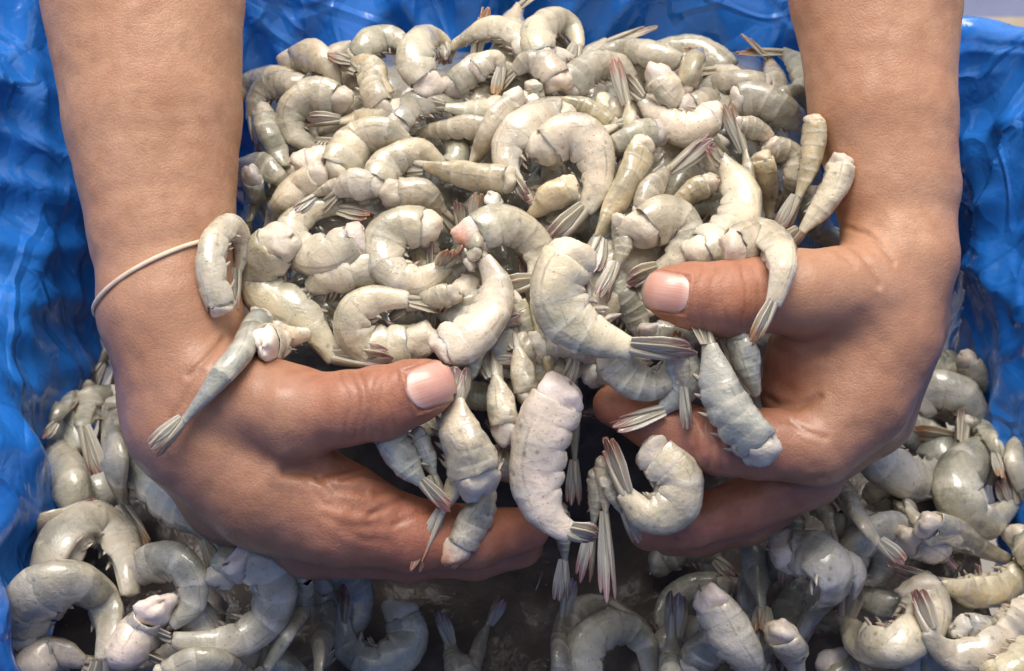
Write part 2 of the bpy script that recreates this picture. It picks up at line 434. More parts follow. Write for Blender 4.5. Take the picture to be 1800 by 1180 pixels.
AR = Arm([
    ([J(1518, -560, -5.0, 170), J(1540, 0, -1.3, 146), J(1554, 200, -.4, 127), J(1574, 330, .1, 109), J(1584, 440, .5, 92)], .6, .88),
    ([J(1579, 470, .7, 91), J(1554, 590, .9, 99), J(1508, 700, 1.2, 92), J(1430, 785, 1.7, 70)], 1.0, 1),
    ([J(1572, 560, -.8, 92), J(1515, 715, -1.2, 92), J(1430, 808, -.9, 64)], 1.0, 1),
    ([J(1510, 600, .5, 100), J(1432, 640, .35, 88), J(1405, 690, .3, 70)], .8, 1),
    ([J(1508, 512, 1.7, 82), J(1400, 516, 2.5, 76), J(1330, 522, 2.9, 63), J(1275, 525, 3.1, 64), J(1215, 520, 3.25, 57), J(1180, 517, 3.3, 48)], .75, 1),
    ([J(1430, 785, 1.7, 68), J(1265, 778, 2.2, 57), J(1150, 742, 1.9, 46), J(1076, 713, 1.6, 37)], .35, 1),
    ([J(1425, 830, -.3, 62), J(1310, 888, .2, 49), J(1210, 922, .0, 43), J(1140, 930, -.3, 37)], .25, 1),
    ([J(1420, 830, -1.8, 55), J(1310, 915, -1.8, 44), J(1230, 938, -1.9, 40), J(1180, 942, -2.0, 36)], .25, 1),
    ([J(1430, 810, -3.0, 48), J(1340, 890, -3.2, 37), J(1285, 912, -3.2, 33), J(1240, 920, -3.3, 29)], .25, 1),
])
cl = [([(332, 662), (362, 632), (392, 596)], .05, 5, .8), ([(300, 735), (330, 690), (352, 655)], .03, 6, .25),
      ([(505, 826), (560, 832), (610, 822), (650, 806)], .17, 11, .8), ([(560, 838), (590, 862), (640, 868)], .05, 6, .4), ([(540, 850), (570, 885), (620, 900)], .04, 7, .3), ([(600, 845), (640, 835), (680, 845)], .06, 6, .6), ([(650, 905), (700, 880), (748, 852)], .05, 5, .7), ([(660, 870), (710, 858), (750, 845)], .035, 5, .5),
      ([(690, 925), (730, 905), (760, 900)], .035, 5, .5), ([(560, 850), (600, 880), (640, 890)], .03, 9, .3)]
for x, b in ((598, 14), (616, 16), (634, 12), (660, -10), (682, -14), (702, -12)):
    cl.append(([(x-b*.2, 655), (x+b*.8, 690), (x+b, 725), (x+b*.5, 770)], .020, 3.4, .40))
for y, x in ((880, 590), (905, 570), (930, 600)): cl.append(([(x, y), (x+40, y+20), (x+80, y+22)], .02, 6, .2))
cr = [([(1478, 398), (1515, 408), (1548, 432), (1572, 462)], .05, 4.5, .6), ([(1455, 420), (1500, 438), (1530, 470), (1545, 500)], .06, 5, .6),
      ([(1420, 425), (1465, 440), (1500, 470)], .03, 5, .35),
      ([(1330, 690), (1370, 712), (1400, 716), (1440, 700)], .08, 6, .7), ([(1360, 612), (1400, 625), (1450, 622)], .04, 9, .3),
      ([(1390, 740), (1420, 760), (1450, 770)], .03, 5, .35), ([(1375, 845), (1410, 852), (1445, 842)], .05, 6, .5)]
for x, b in ((1238, -10), (1262, -12), (1283, -12), (1302, 10), (1322, 12)):
    cr.append(([(x+b*.2, 468), (x+b, 500), (x+b, 540), (x, 578)], .020, 3.2, .38))
for x in (1215, 1240, 1262): cr.append(([(x, 745), (x+8, 780), (x+4, 822)], .03, 5, .35))

V_ARM = []
va, arm_l = build_arm('arm', AL, (-24, -13.5, -10), (1.5, 24, 6), cl, [(J(725, 690, 3.5, 0), 2.6), (J(620, 715, 3.2, 0), 2.0), (J(740, 930, 1.6, 0), 4.2), (J(900, 940, .8, 0), 2.5), (J(660, 860, 1.7, 0), 2.4)],
                      'bare tanned arm with an elastic band at the wrist, thumb pointing right', person, ((722, 690), (800, 662), 76))
vb, arm_r = build_arm('arm', AR, (2, -11, -10), (18.5, 24, 6), cr, [(J(1190, 520, 3.2, 0), 2.2), (J(1275, 525, 3.1, 0), 2.0), (J(1250, 775, 2.1, 0), 3.0), (J(1100, 720, 1.7, 0), 2.4), (J(1260, 905, .1, 0), 3.4), (J(1390, 660, 1.2, 0), 1.3)],
                      'bare tanned arm without a band, thumb pointing left', person, ((1209, 519), (1138, 509), 68))
V_ARM = np.concatenate([va, vb])

# elastic band round the wrist
def band_loop():
    c = P(284, 500, .4); A = P(172, 556, .4); B = P(368, 448, .4)
    e1 = (B-A)/np.linalg.norm(B-A); e2 = np.array([0, .25, 1.0]); e2 -= e1*(e2@e1); e2 /= np.linalg.norm(e2)
    pts = []
    for i in range(96):
        a = 2*math.pi*i/96; dr = e1*math.cos(a) + e2*math.sin(a); lo, hi = .5, 6.0
        for _ in range(30):
            m = (lo+hi)/2
            if AL.f((c+dr*m)[None])[0] < .05: lo = m
            else: hi = m
        pts.append(c + dr*(lo + .02))
    pts = np.array(pts)
    for _ in range(6): pts = .5*pts + .25*(np.roll(pts, 1, 0)+np.roll(pts, -1, 0))
    return pts + (pts-c)/np.linalg.norm(pts-c, axis=1, keepdims=True)*.02
bl = band_loop(); NR = 8; vv = []; ff = []
cc = bl.mean(0)
for i, p in enumerate(bl):
    t = bl[(i+1) % 96]-bl[i-1]; t /= np.linalg.norm(t); n = p-cc; n -= t*(n@t); n /= np.linalg.norm(n); b2 = np.cross(t, n)
    for k in range(NR):
        a = 2*math.pi*k/NR; vv.append(p + n*.055*math.cos(a) + b2*.085*math.sin(a))
for i in range(96):
    for k in range(NR):
        ff.append((i*NR+k, i*NR+(k+1) % NR, ((i+1) % 96)*NR+(k+1) % NR, ((i+1) % 96)*NR+k))
o = mesh_obj('wristband', to_world(np.array(vv)), ff, M['band']); tag(o, 'thin cream elastic band slanting round the wrist', 'wristband')
# ------------------------------------------------------------------ setting: ground, bag, water, things behind
def grid_obj(name, fn, nu, nv, mat, wrap=False, **kw):
    vs = [fn(i, j) for i in range(nu) for j in range(nv)]; fs = []
    for i in range(nu if wrap else nu-1):
        for j in range(nv-1):
            a = i*nv+j; b = ((i+1) % nu)*nv+j; fs.append((a, b, b+1, a+1))
    return mesh_obj(name, np.array(vs), fs, mat, **kw)

tag(grid_obj('ground', lambda i, j: ((i-10)*.6, (j-10)*.6, -.46 + .004*mnoise.noise(Vector((i*.9, j*.9, 0)))), 21, 21, M['ground']), kind='structure')

ZB = -12.6     # level of the shrimp bed, cm
BX0, BX1, BY0, BY1, RC = -18.9, 19.9, -24.0, 18.6, 5.0
def rim_path(s):
    """closed rounded rectangle, s in 0..1 from the front left corner, going back along the left side"""
    segs = [('l', (BX0, BY0+RC), (BX0, BY1-RC)), ('a', (BX0+RC, BY1-RC), 180, 90), ('l', (BX0+RC, BY1), (BX1-RC, BY1)), ('a', (BX1-RC, BY1-RC), 90, 0),
            ('l', (BX1, BY1-RC), (BX1, BY0+RC)), ('a', (BX1-RC, BY0+RC), 0, -90), ('l', (BX1-RC, BY0), (BX0+RC, BY0)), ('a', (BX0+RC, BY0+RC), 270, 180)]
    ln = [math.dist(g[1], g[2]) if g[0] == 'l' else RC*math.pi/2 for g in segs]
    q = (s % 1)*sum(ln)
    for g, l in zip(segs, ln):
        if q <= l: break
        q -= l
    t = min(q/l, 1)
    if g[0] == 'l':
        x = g[1][0]+(g[2][0]-g[1][0])*t; y = g[1][1]+(g[2][1]-g[1][1])*t
        dx, dy = g[2][0]-g[1][0], g[2][1]-g[1][1]; k = math.hypot(dx, dy); return x, y, -dy/k, dx/k
    a = math.radians(g[2]+(g[3]-g[2])*t); return g[1][0]+RC*math.cos(a), g[1][1]+RC*math.sin(a), math.cos(a), math.sin(a)

def rim_z(x, y):
    back = np.interp(x, [-19, -14, -10, -3, 6, 13, 17, 20], [4.0, 1.2, -1.4, .3, 1.0, -1.6, -1.2, -.2])
    side = np.interp(y, [-24, -4, 5, 9, 13, 18], [14, 14, 12, 9, 6.5, 3.0]) if x < 0 else np.interp(y, [-24, -4, 4, 9, 12, 16, 18.6], [14, 14, 11, 4.9, 2.3, -.6, -1.8])  # front and near sides, out of view, raised to keep skylight off the bed
    wgt = min(max((y-(BY1-4))/4, 0), 1)
    return back*wgt + side*(1-wgt)

def ridged(p): return 1 - 2*abs(mnoise.noise(p))
NS_, NT_ = 620, 120
def bag_pt(i, j):
    s = i/NS_; x, y, nx, ny = rim_path(s); t = j/(NT_-1)
    zr = rim_z(x, y) + .5*mnoise.noise(Vector((x*.25, y*.25, 3)))
    z0 = ZB - 1.5
    # profile: wall up to the rim, a soft roll, then hanging down outside
    if t < .62:
        q = t/.62; z = z0 + (zr-z0)*q; off = (.4 if x > 0 else .0)*(1-q)**1.5
    elif t < .74:
        a = (t-.62)/.12*math.pi; z = zr + .8*math.sin(a); off = .8*(1-math.cos(a))
    else:
        q = (t-.74)/.26; z = zr - 14*q; off = 1.6 + 1.4*q
    if t < .62: off += (.55 if x < 0 else .42)*max(0, z+5.0)*min(1, max(0, (y+16)/8))
    else: off += (.55 if x < 0 else .42)*max(0, zr+5.0)*min(1, max(0, (y+16)/8))
    if x < 0: off -= 1.5*min(1, max(0, (3-y)/5))*max(0, 1-abs(z+9)/9)
    P0 = Vector((x, y, z)); hgt = (z-z0)/(zr-z0+.01)
    # folds: slanting drapes pulled from the rim, crossed by crumples
    sl_ = s*100
    f = 0.0
    w1 = Vector((x*.16 + z*.07, y*.16 - z*.05, z*.06)); f += 1.7*ridged(w1*.85 + Vector((3.1, 7.7, 1.9))) - .7
    w2 = Vector((x*.33, y*.33, z*.21)); w2 += Vector((mnoise.noise(P0*.2), mnoise.noise(P0*.2+Vector((5, 5, 5))), mnoise.noise(P0*.2+Vector((9, 1, 4)))))*.8
    f += .28*ridged(w2*.8)
    f += .10*ridged(w2*1.9 + Vector((4, 8, 2)))*max(0, 1.8*mnoise.noise(P0*.12))
    al = s*168.0; r3 = 1 - abs(mnoise.noise(Vector((al*.30 + z*.16, (z*.30 - al*.12)*.28, 2.0))))*3.2
    r4 = 1 - abs(mnoise.noise(Vector((al*.22 - z*.20, (z*.3 + al*.15)*.25, 8.0))))*3.2
    f += .46*max(r3, -.5) + .36*max(r4, -.5)
    f *= (.45 + .55*min(1, hgt*1.4)) if t < .62 else .8
    f -= .55
    # the free plastic bulges inwards
    d = off - f*1.15
    return ((x+nx*d)*CM, (y+ny*d)*CM, (z + .35*mnoise.noise(P0*.3))*CM)
bag = grid_obj('plastic_bag', bag_pt, NS_, NT_, M['bag'], wrap=True)
tag(bag, 'crumpled shiny blue plastic bag lining the bin of shrimp', 'plastic bag')

def water_pt(i, j):
    x = BX0+.3 + (BX1-BX0-.6)*i/120; y = BY0+.3 + (BY1-BY0-.6)*j/120
    z = ZB - .9 + .25*mnoise.noise(Vector((x*.5, y*.5, 0))) + .1*mnoise.noise(Vector((x*1.6, y*1.6, 4)))
    return (x*CM, y*CM, z*CM)
tag(grid_obj('water', water_pt, 121, 121, M['water']), kind='structure')

def box_tub(name, cx, cy, z0, sx, sy, h, taper, mat, rim_mat, label, cat):
    r = bpy.data.objects.new(name, None); COL.objects.link(r); r.location = (cx*CM, cy*CM, z0*CM); r['_o'] = [cx*CM, cy*CM, z0*CM]
    tag(r, label, cat)
    def loop(sx_, sy_, z, rc=3.0, n=6):
        pts = []
        for qx, qy, a0 in ((1, 1, 0), (-1, 1, 90), (-1, -1, 180), (1, -1, 270)):
            for k in range(n):
                a = math.radians(a0 + 90*k/(n-1)); pts.append(((cx+qx*(sx_/2-rc)+rc*math.cos(a))*CM, (cy+qy*(sy_/2-rc)+rc*math.sin(a))*CM, z*CM))
        return pts
    prof = [(1-taper, 0), (1-taper*.5, h*.5), (1, h), (1-.03, h), (1-taper-.03, .6)]
    vs = []; n = 24
    for k, z in prof: vs += loop(sx*k, sy*k, z0+z)
    fs = [(a*n+i, a*n+(i+1) % n, (a+1)*n+(i+1) % n, (a+1)*n+i) for a in range(len(prof)-1) for i in range(n)]
    fs.append(tuple(range(len(prof)*n-n, len(prof)*n)))
    mesh_obj('tub_wall', vs, fs, mat, r, smooth=False)
    vs = []; rp = [(1.0, h-.9), (1.06, h-.9), (1.06, h+.5), (.965, h+.5), (.965, h+.02)]
    for k, z in rp: vs += loop(sx*k, sy*k, z0+z)
    fs = [(a*n+i, a*n+(i+1) % n, (a+1)*n+(i+1) % n, (a+1)*n+i) for a in range(len(rp)-1) for i in range(n)]
    mesh_obj('tub_rim', vs, fs, rim_mat, r, smooth=False)
box_tub('storage_tub', 46, 75, -46, 34, 30, 13, .12, M['lilac'], M['beige'], 'lilac plastic tub with a beige rim standing behind the bag', 'tub')
box_tub('bucket', 48.5, 50, -46, 16, 16, 24, .2, M['dark'], M['dark'], 'dark bucket half seen past the edge of the bag', 'bucket')
# ------------------------------------------------------------------ shrimp
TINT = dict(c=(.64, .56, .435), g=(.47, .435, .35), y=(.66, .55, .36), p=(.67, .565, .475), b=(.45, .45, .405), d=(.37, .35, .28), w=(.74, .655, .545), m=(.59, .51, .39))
TAILC = [(.20, .075, .07), (.24, .09, .06), (.17, .085, .09), (.30, .13, .05), (.13, .07, .06)]

def catmull(pts, n):
    pts = np.asarray(pts, float)
    if len(pts) == 2: pts = np.array([pts[0], (pts[0]+pts[1])/2, pts[1]])
    p = np.concatenate([[2*pts[0]-pts[1]], pts, [2*pts[-1]-pts[-2]]]); out = []
    for i in range(1, len(p)-2):
        for t in np.linspace(0, 1, 24, endpoint=False):
            a, b, c, d = p[i-1], p[i], p[i+1], p[i+2]
            out.append(.5*((2*b) + (-a+c)*t + (2*a-5*b+4*c-d)*t*t + (-a+3*b-3*c+d)*t**3))
    out.append(p[-2]); out = np.array(out)
    L = np.concatenate([[0], np.cumsum(np.linalg.norm(np.diff(out, axis=0), axis=1))])
    q = np.linspace(0, L[-1], n)
    return np.stack([np.interp(q, L, out[:, k]) for k in range(out.shape[1])], 1), L[-1]

CELL = 6; GW, GH, GM = 340, 240, 120      # height field seen along the oblique axis, with a margin
class Field:
    def __init__(s): s.z = np.full((GH, GW), -99.0)
    def ij(s, x, y): return (np.asarray(y)+GM)/CELL, (np.asarray(x)+GM)/CELL
    def disk(s, x, y, r):
        ci, cj = s.ij(x, y); rr = r/CELL
        i0, i1 = max(0, int(ci-rr)), min(GH, int(ci+rr)+2); j0, j1 = max(0, int(cj-rr)), min(GW, int(cj+rr)+2)
        if i1 <= i0 or j1 <= j0: return None
        ii, jj = np.mgrid[i0:i1, j0:j1]; q = ((ii-ci)**2+(jj-cj)**2)/(rr*rr+1e-6)
        return (slice(i0, i1), slice(j0, j1)), q
    def top(s, x, y, r):
        g = s.disk(x, y, r)
        if g is None: return -99
        z = s.z[g[0]][g[1] <= 1]
        if len(z) == 0: z = s.z[g[0]].ravel()
        return float(np.percentile(z, 80))
    def stamp(s, x, y, r, d, rd):
        g = s.disk(x, y, r)
        if g is None: return
        m = g[1] <= 1; h = d + rd*np.sqrt(np.clip(1-g[1], 0, 1))
        z = s.z[g[0]]; z[m] = np.maximum(z[m], h[m])

HAND = Field()
_px = to_px(V_ARM); _i, _j = HAND.ij(_px[:, 0], _px[:, 1]); _i = _i.astype(int); _j = _j.astype(int)
_ok = (_i >= 0) & (_i < GH) & (_j >= 0) & (_j < GW)
np.maximum.at(HAND.z, (_i[_ok], _j[_ok]), V_ARM[_ok, 2])

def bed_d(px, py):
    a = (590-py)/50; lift = 1.4*min(1, abs(px-930)/600)**1.5 - .5
    return (ZB + lift - a*CP)/(SP - a*CP/D)
def heap_d(px, py):
    U = (590-py)/50
    d = .5 - .60*U if py < 620 else .3 - (py-620)/420*1.6
    if py < 700: d -= 1.3*((px-940)/520)**2
    return d
FLD = Field()
for i in range(GH):
    for j in range(GW):
        FLD.z[i, j] = bed_d(j*CELL-GM, i*CELL-GM)

RNG = random.Random(7)
SEGL = [0, .15, .32, .49, .64, .78, 1.0]
NAROUND = 22
def body_rings(fine=True):
    us = (.0, .12, .4, .7, .9, 1.0) if fine else (0, .5, 1.0)
    r = []
    for k in range(6):
        for u in us:
            t = SEGL[k] + (SEGL[k+1]-SEGL[k])*u
            r.append((t, k, u))
    return r

def frames(sp, sign, roll):
    T = np.gradient(sp, axis=0); T /= np.linalg.norm(T, axis=1, keepdims=True)
    V = np.array([0, 0, 1.0])
    side = np.cross(V, T); side /= np.maximum(np.linalg.norm(side, axis=1, keepdims=True), 1e-6)   # in the picture plane, left of travel
    side *= sign
    up = np.cross(T, side); up *= np.sign(up[:, 2:3] + 1e-9)
    c, s = math.cos(roll), math.sin(roll)
    Dv = side*c + up*s
    Bv = np.cross(T, Dv)
    return T, Dv, Bv

def env(t): return np.interp(t, [0, .08, .25, .45, .62, .78, .90, 1.0], [.94, .99, 1.0, .94, .81, .65, .49, .36])

def make_shrimp(label, sp, hv, sign, roll, tint, tail_vec, group, flesh=.55, tailc=None, fringe=True, fine=True, seed=0, cat='shrimp', name='shrimp', lat=.68, redhead=False, lump=.62):
    """sp: spine in oblique cm from the cut head end to the tail base; hv: half height of the body"""
    rg = random.Random(seed); nr = np.random.RandomState(seed)
    spd, L = catmull(sp, 121)
    stp = min(1.0, L/(hv*5.2))**2            # foreshortened bodies show flatter rings
    T, Dv, Bv = frames(spd, sign, roll)
    # smooth the frame a little so that tight curls stay clean
    rings = body_rings(fine); na = NAROUND if fine else 12
    vv = []; at = []; asg = []; ad = []
    ph = np.linspace(0, 2*math.pi, na, endpoint=False)
    wob = nr.rand(8)*6.28
    jag = .012*np.sin(3*ph+wob[0]) + .010*np.sin(7*ph+wob[1]) + .008*np.sin(11*ph+wob[2])
    def ring_at(t, mult, seg_k, u, joff=None):
        tt = np.clip(t + (joff if joff is not None else 0), 0, 1)
        q = tt*120; i0 = np.minimum(q.astype(int), 119); fr = (q-i0)[:, None]
        C = spd[i0]*(1-fr)+spd[i0+1]*fr; Dd = Dv[i0]*(1-fr)+Dv[i0+1]*fr; Bb = Bv[i0]*(1-fr)+Bv[i0+1]*fr
        e = env(t)*hv*mult
        y = np.cos(ph); x = np.sin(ph)
        low = np.clip(-y, 0, 1)
        lobe = (math.sin(math.pi*min(max(u, 0), 1))**.7 if seg_k < 5 else .15)*stp
        plm = np.exp(-((np.abs(np.abs(ph-math.pi)-.80))/.33)**2)       # the two side plates hanging at the belly edge
        xx = x*(1 - .30*low**1.6); yy = np.where(y < 0, y*.80, y)
        yy = yy - plm*(.22*lobe + .03) ; xx = xx + np.sign(x)*plm*.05*lobe
        yy = yy + .22*np.exp(-((ph-math.pi)/.35)**2)                   # hollow between them
        latm = lat*(1 - .22*np.clip((t-.6)/.4, 0, 1))
        # keel along the back of the last segments
        yy = yy + np.exp(-(np.minimum(ph, 2*math.pi-ph)/.22)**2)*(.07*np.clip((t-.45)/.3, 0, 1))
        nz = .045*np.sin(2*ph+wob[3]+9*t) + .035*np.sin(3*ph+wob[4]-13*t) + .016*np.sin(5*ph + 31*t+wob[5])
        return C + Dd*((yy*(1+nz)-.0)*e)[:, None] + Bb*((xx*(1+nz))*e*latm)[:, None]
    for (t, k, u) in rings:
        mult = (.988 + .016*u**1.5) if k < 5 else (.984 + .012*u)
        if u == 0.0 and k > 0: mult = .983
        mult = 1 + (mult-1)*stp
        toff = (.010 if u == 0 and k > 0 else 0)
        jo = jag*1.6 if (k == 0 and u == 0) else (toff + (.25*jag if u in (0, 1.0) else 0))
        if np.isscalar(jo): jo = np.full(na, jo)
        vv.append(ring_at(np.full(na, t), mult, k, u, jo)); at += [t]*na; asg += [u if k < 5 else u*.9]*na; ad += np.cos(ph).tolist()
    # close: inner lip at the head, cap at the tail
    n = len(rings)
    lip = ring_at(np.full(na, .05), .80, 0, .3); vv.append(lip); at += [0]*na; asg += [0]*na; ad += np.cos(ph).tolist()
    V_ = np.concatenate(vv); fs = []
    for a in range(n-1):
        for k in range(na): fs.append((a*na+k, a*na+(k+1) % na, (a+1)*na+(k+1) % na, (a+1)*na+k))
    for k in range(na): fs.append((n*na+k, n*na+(k+1) % na, (k+1) % na, k))
    cap = spd[-1] + T[-1]*hv*.12; V_ = np.concatenate([V_, cap[None]]); ci = len(V_)-1; at.append(1); asg.append(.5); ad.append(0)
    for k in range(na): fs.append(((n-1)*na+k, (n-1)*na+(k+1) % na, ci))
    tc = np.array(TINT[tint]); tc = tc*(1+.16*(rg.random()-.5)); tc = tc*(1+.05*(nr.rand(3)-.5))
    body = mesh_obj(name, to_world(V_), fs, M['shell'], None, dict(t=at, seg=asg, dors=ad), color=(*tc, 1))
    tag(body, label, cat, group)
    # cut flesh at the head end
    if flesh > 0:
        pr = (.16 + .5*flesh)*hv*2.0; nf = 24; phf = np.linspace(0, 2*math.pi, nf, endpoint=False)
        prof = [(.25, .84), (.0, .90), (-.22, .90), (-.45, .85), (-.66, .76), (-.82, .62), (-.93, .44), (-.98, .24), (-.97, .06)]
        fv = []; w2 = nr.rand(6)*6.28; tip = []
        ax = -T[0]; off = Dv[0]*hv*(.18*(nr.rand()-.5)) + Bv[0]*hv*(.2*(nr.rand()-.5))
        for s, m in prof:
            rad = m*(1 + .13*np.sin(2*phf+w2[0]) *max(0, -s) + .10*np.sin(3*phf+w2[1]+3*s) + .05*np.sin(6*phf+w2[2]-5*s))
            ext = (1 + .30*np.sin(phf+w2[3])*(.3-min(s, 0)*.7 if s > -.9 else .5) + .12*np.sin(3*phf+w2[4])*min(1, 4*(1+s)) + .07*np.sin(5*phf+w2[5])*min(1, 4*(1+s)))*(-s)
            base = spd[0] if s <= 0 else spd[0]
            c = base[None] + ax[None]*(np.where(s < 0, ext*pr, -s*hv))[:, None] + off[None]*max(0, -s)
            low = np.clip(-np.cos(phf), 0, 1)
            fv.append(c + Dv[0]*(np.cos(phf)*(1-.16*low)*rad*hv*.93)[:, None] + Bv[0]*(np.sin(phf)*(1-.2*low)*rad*hv*lat*.93)[:, None])
            tip += [max(0, -s)**1.3 if redhead else 0]*nf
        fv = np.concatenate(fv); ff = []
        ctr = spd[0]
        for q_ in range(nf, len(fv)):
            pq = Vector(fv[q_]*(1.5/hv)) + Vector((seed*.37 % 50, 0, 0)); fv[q_] = fv[q_] + (fv[q_]-ctr)*(.22*mnoise.noise(pq) + .14*mnoise.noise(pq*2.7) + .07*mnoise.noise(pq*6))*lump
        for a in range(len(prof)-1):
            for k in range(nf): ff.append((a*nf+k, (a+1)*nf+k, (a+1)*nf+(k+1) % nf, a*nf+(k+1) % nf))
        ff.append(tuple((len(prof)-1)*nf+k for k in range(nf)))
        fc = .88 + .2*rg.random()
        mesh_obj('cut_flesh', to_world(fv), ff, M['flesh'], body, dict(tipmark=tip), color=(*(np.array([fc, fc*(.97+.05*rg.random()), fc*(.93+.1*rg.random())])*(.45 + .55*tc/np.array([.70, .63, .52]))), 1))
    # tail blades: pointed telson and two pairs of paddles
    if tail_vec is not None:
        tl = np.linalg.norm(tail_vec); td = tail_vec/tl
        Dt = Dv[-1]-td*(Dv[-1]@td); Dt /= np.linalg.norm(Dt); Bt = np.cross(td, Dt)
        # rotated so that the fan shows a bit of its flat side
        b0 = spd[-1] - T[-1]*hv*.10
        tcol = TAILC[rg.randrange(len(TAILC))] if tailc is None else tailc
        spread = .02 + .06*rg.random()
        specs = [(0, .80, .17, .16, .14), (-1, 1.0, .27, -.02, .06), (1, 1.0, .27, -.02, .06), (-1.9, .93, .25, -.12, .05), (1.9, .93, .25, -.12, .05)]
        for (sd_, ln, wd, dz, thk) in specs:
            if not fine and abs(sd_) > 1.5: continue
            Lb = tl*ln*(1+.08*(rg.random()-.5)); W = hv*2*wd*.60 + .02
            dirv = td + Bt*(sd_*spread) + Dt*(dz*.3); dirv /= np.linalg.norm(dirv)
            lat_v = Bt - dirv*(Bt@dirv); lat_v = lat_v*math.cos(.36*sd_) + np.cross(dirv, lat_v)*math.sin(.36*sd_); lat_v /= np.linalg.norm(lat_v); nv = np.cross(dirv, lat_v)
            st = b0 + Bt*(sd_*hv*.14) + Dt*(dz*hv*.9)
            us = (0, .12, .3, .5, .7, .86, .96, 1.0); nb_ = 10
            tv = []; tt = []; rb = []
            for u in us:
                wv = (np.interp(u, [0, .15, .5, .8, .93, 1], [.50, .72, 1, .86, .55, .12]) if sd_ else np.interp(u, [0, .2, .6, 1], [1.0, .95, .6, .08]))*W
                for k in range(nb_):
                    a = 2*math.pi*k/nb_; xx = math.cos(a); yy = math.sin(a)
                    hgt = (thk + .03)*.75*hv*(1-.5*u)*yy*(1.0 + .5*math.exp(-(xx/.25)**2)) + .20*W*xx*xx*(1 if sd_ else .3)*-1
                    tv.append(st + dirv*(Lb*u) + lat_v*(xx*wv) + nv*(hgt) - Dt*(hv*.25*u*u*.6)); tt.append(u); rb.append(xx if yy >= -.01 else xx*.6)
            tf = []
            for a in range(len(us)-1):
                for k in range(nb_): tf.append((a*nb_+k, a*nb_+(k+1) % nb_, (a+1)*nb_+(k+1) % nb_, (a+1)*nb_+k))
            tf.append(tuple((len(us)-1)*nb_+k for k in range(nb_)))
            mesh_obj('tail_blade', to_world(np.array(tv)), tf, M['tail'], body, dict(t=tt, rib=rb), color=(*tcol, 1))
    if fringe and rg.random() < .75:
        sv = []; sf = []
        for k in range(5):
            t = (SEGL[k]*.4 + SEGL[k+1]*.6); i = int(t*120)
            for sgn in (-1, 1):
                Lw = hv*(.52 - .03*k)*(.6+.6*rg.random()); Wd = hv*.11
                st = spd[i] - Dv[i]*hv*env(t)*.62 + Bv[i]*sgn*hv*lat*.34
                dr = -Dv[i] + T[i]*(.55+.5*rg.random()) + Bv[i]*sgn*.25*(rg.random()); dr /= np.linalg.norm(dr)
                b0_ = len(sv)
                nvv = np.cross(dr, Bv[i]); nvv /= np.linalg.norm(nvv)
                for u, wv in ((0, .7), (.35, 1), (.75, .7), (1, .1)):
                    for xx, yy in ((1, 0), (0, .35), (-1, 0), (0, -.35)):
                        sv.append(st + dr*Lw*u + T[i]*(Lw*.25*u*u) + nvv*(xx*Wd*wv) + Bv[i]*(yy*Wd*wv))
                for a in range(3):
                    for q in range(4): sf.append((b0_+a*4+q, b0_+a*4+(q+1) % 4, b0_+(a+1)*4+(q+1) % 4, b0_+(a+1)*4+q))
        mesh_obj('swimmeret_row', to_world(np.array(sv)), sf, M['fringe'], body)
    return body

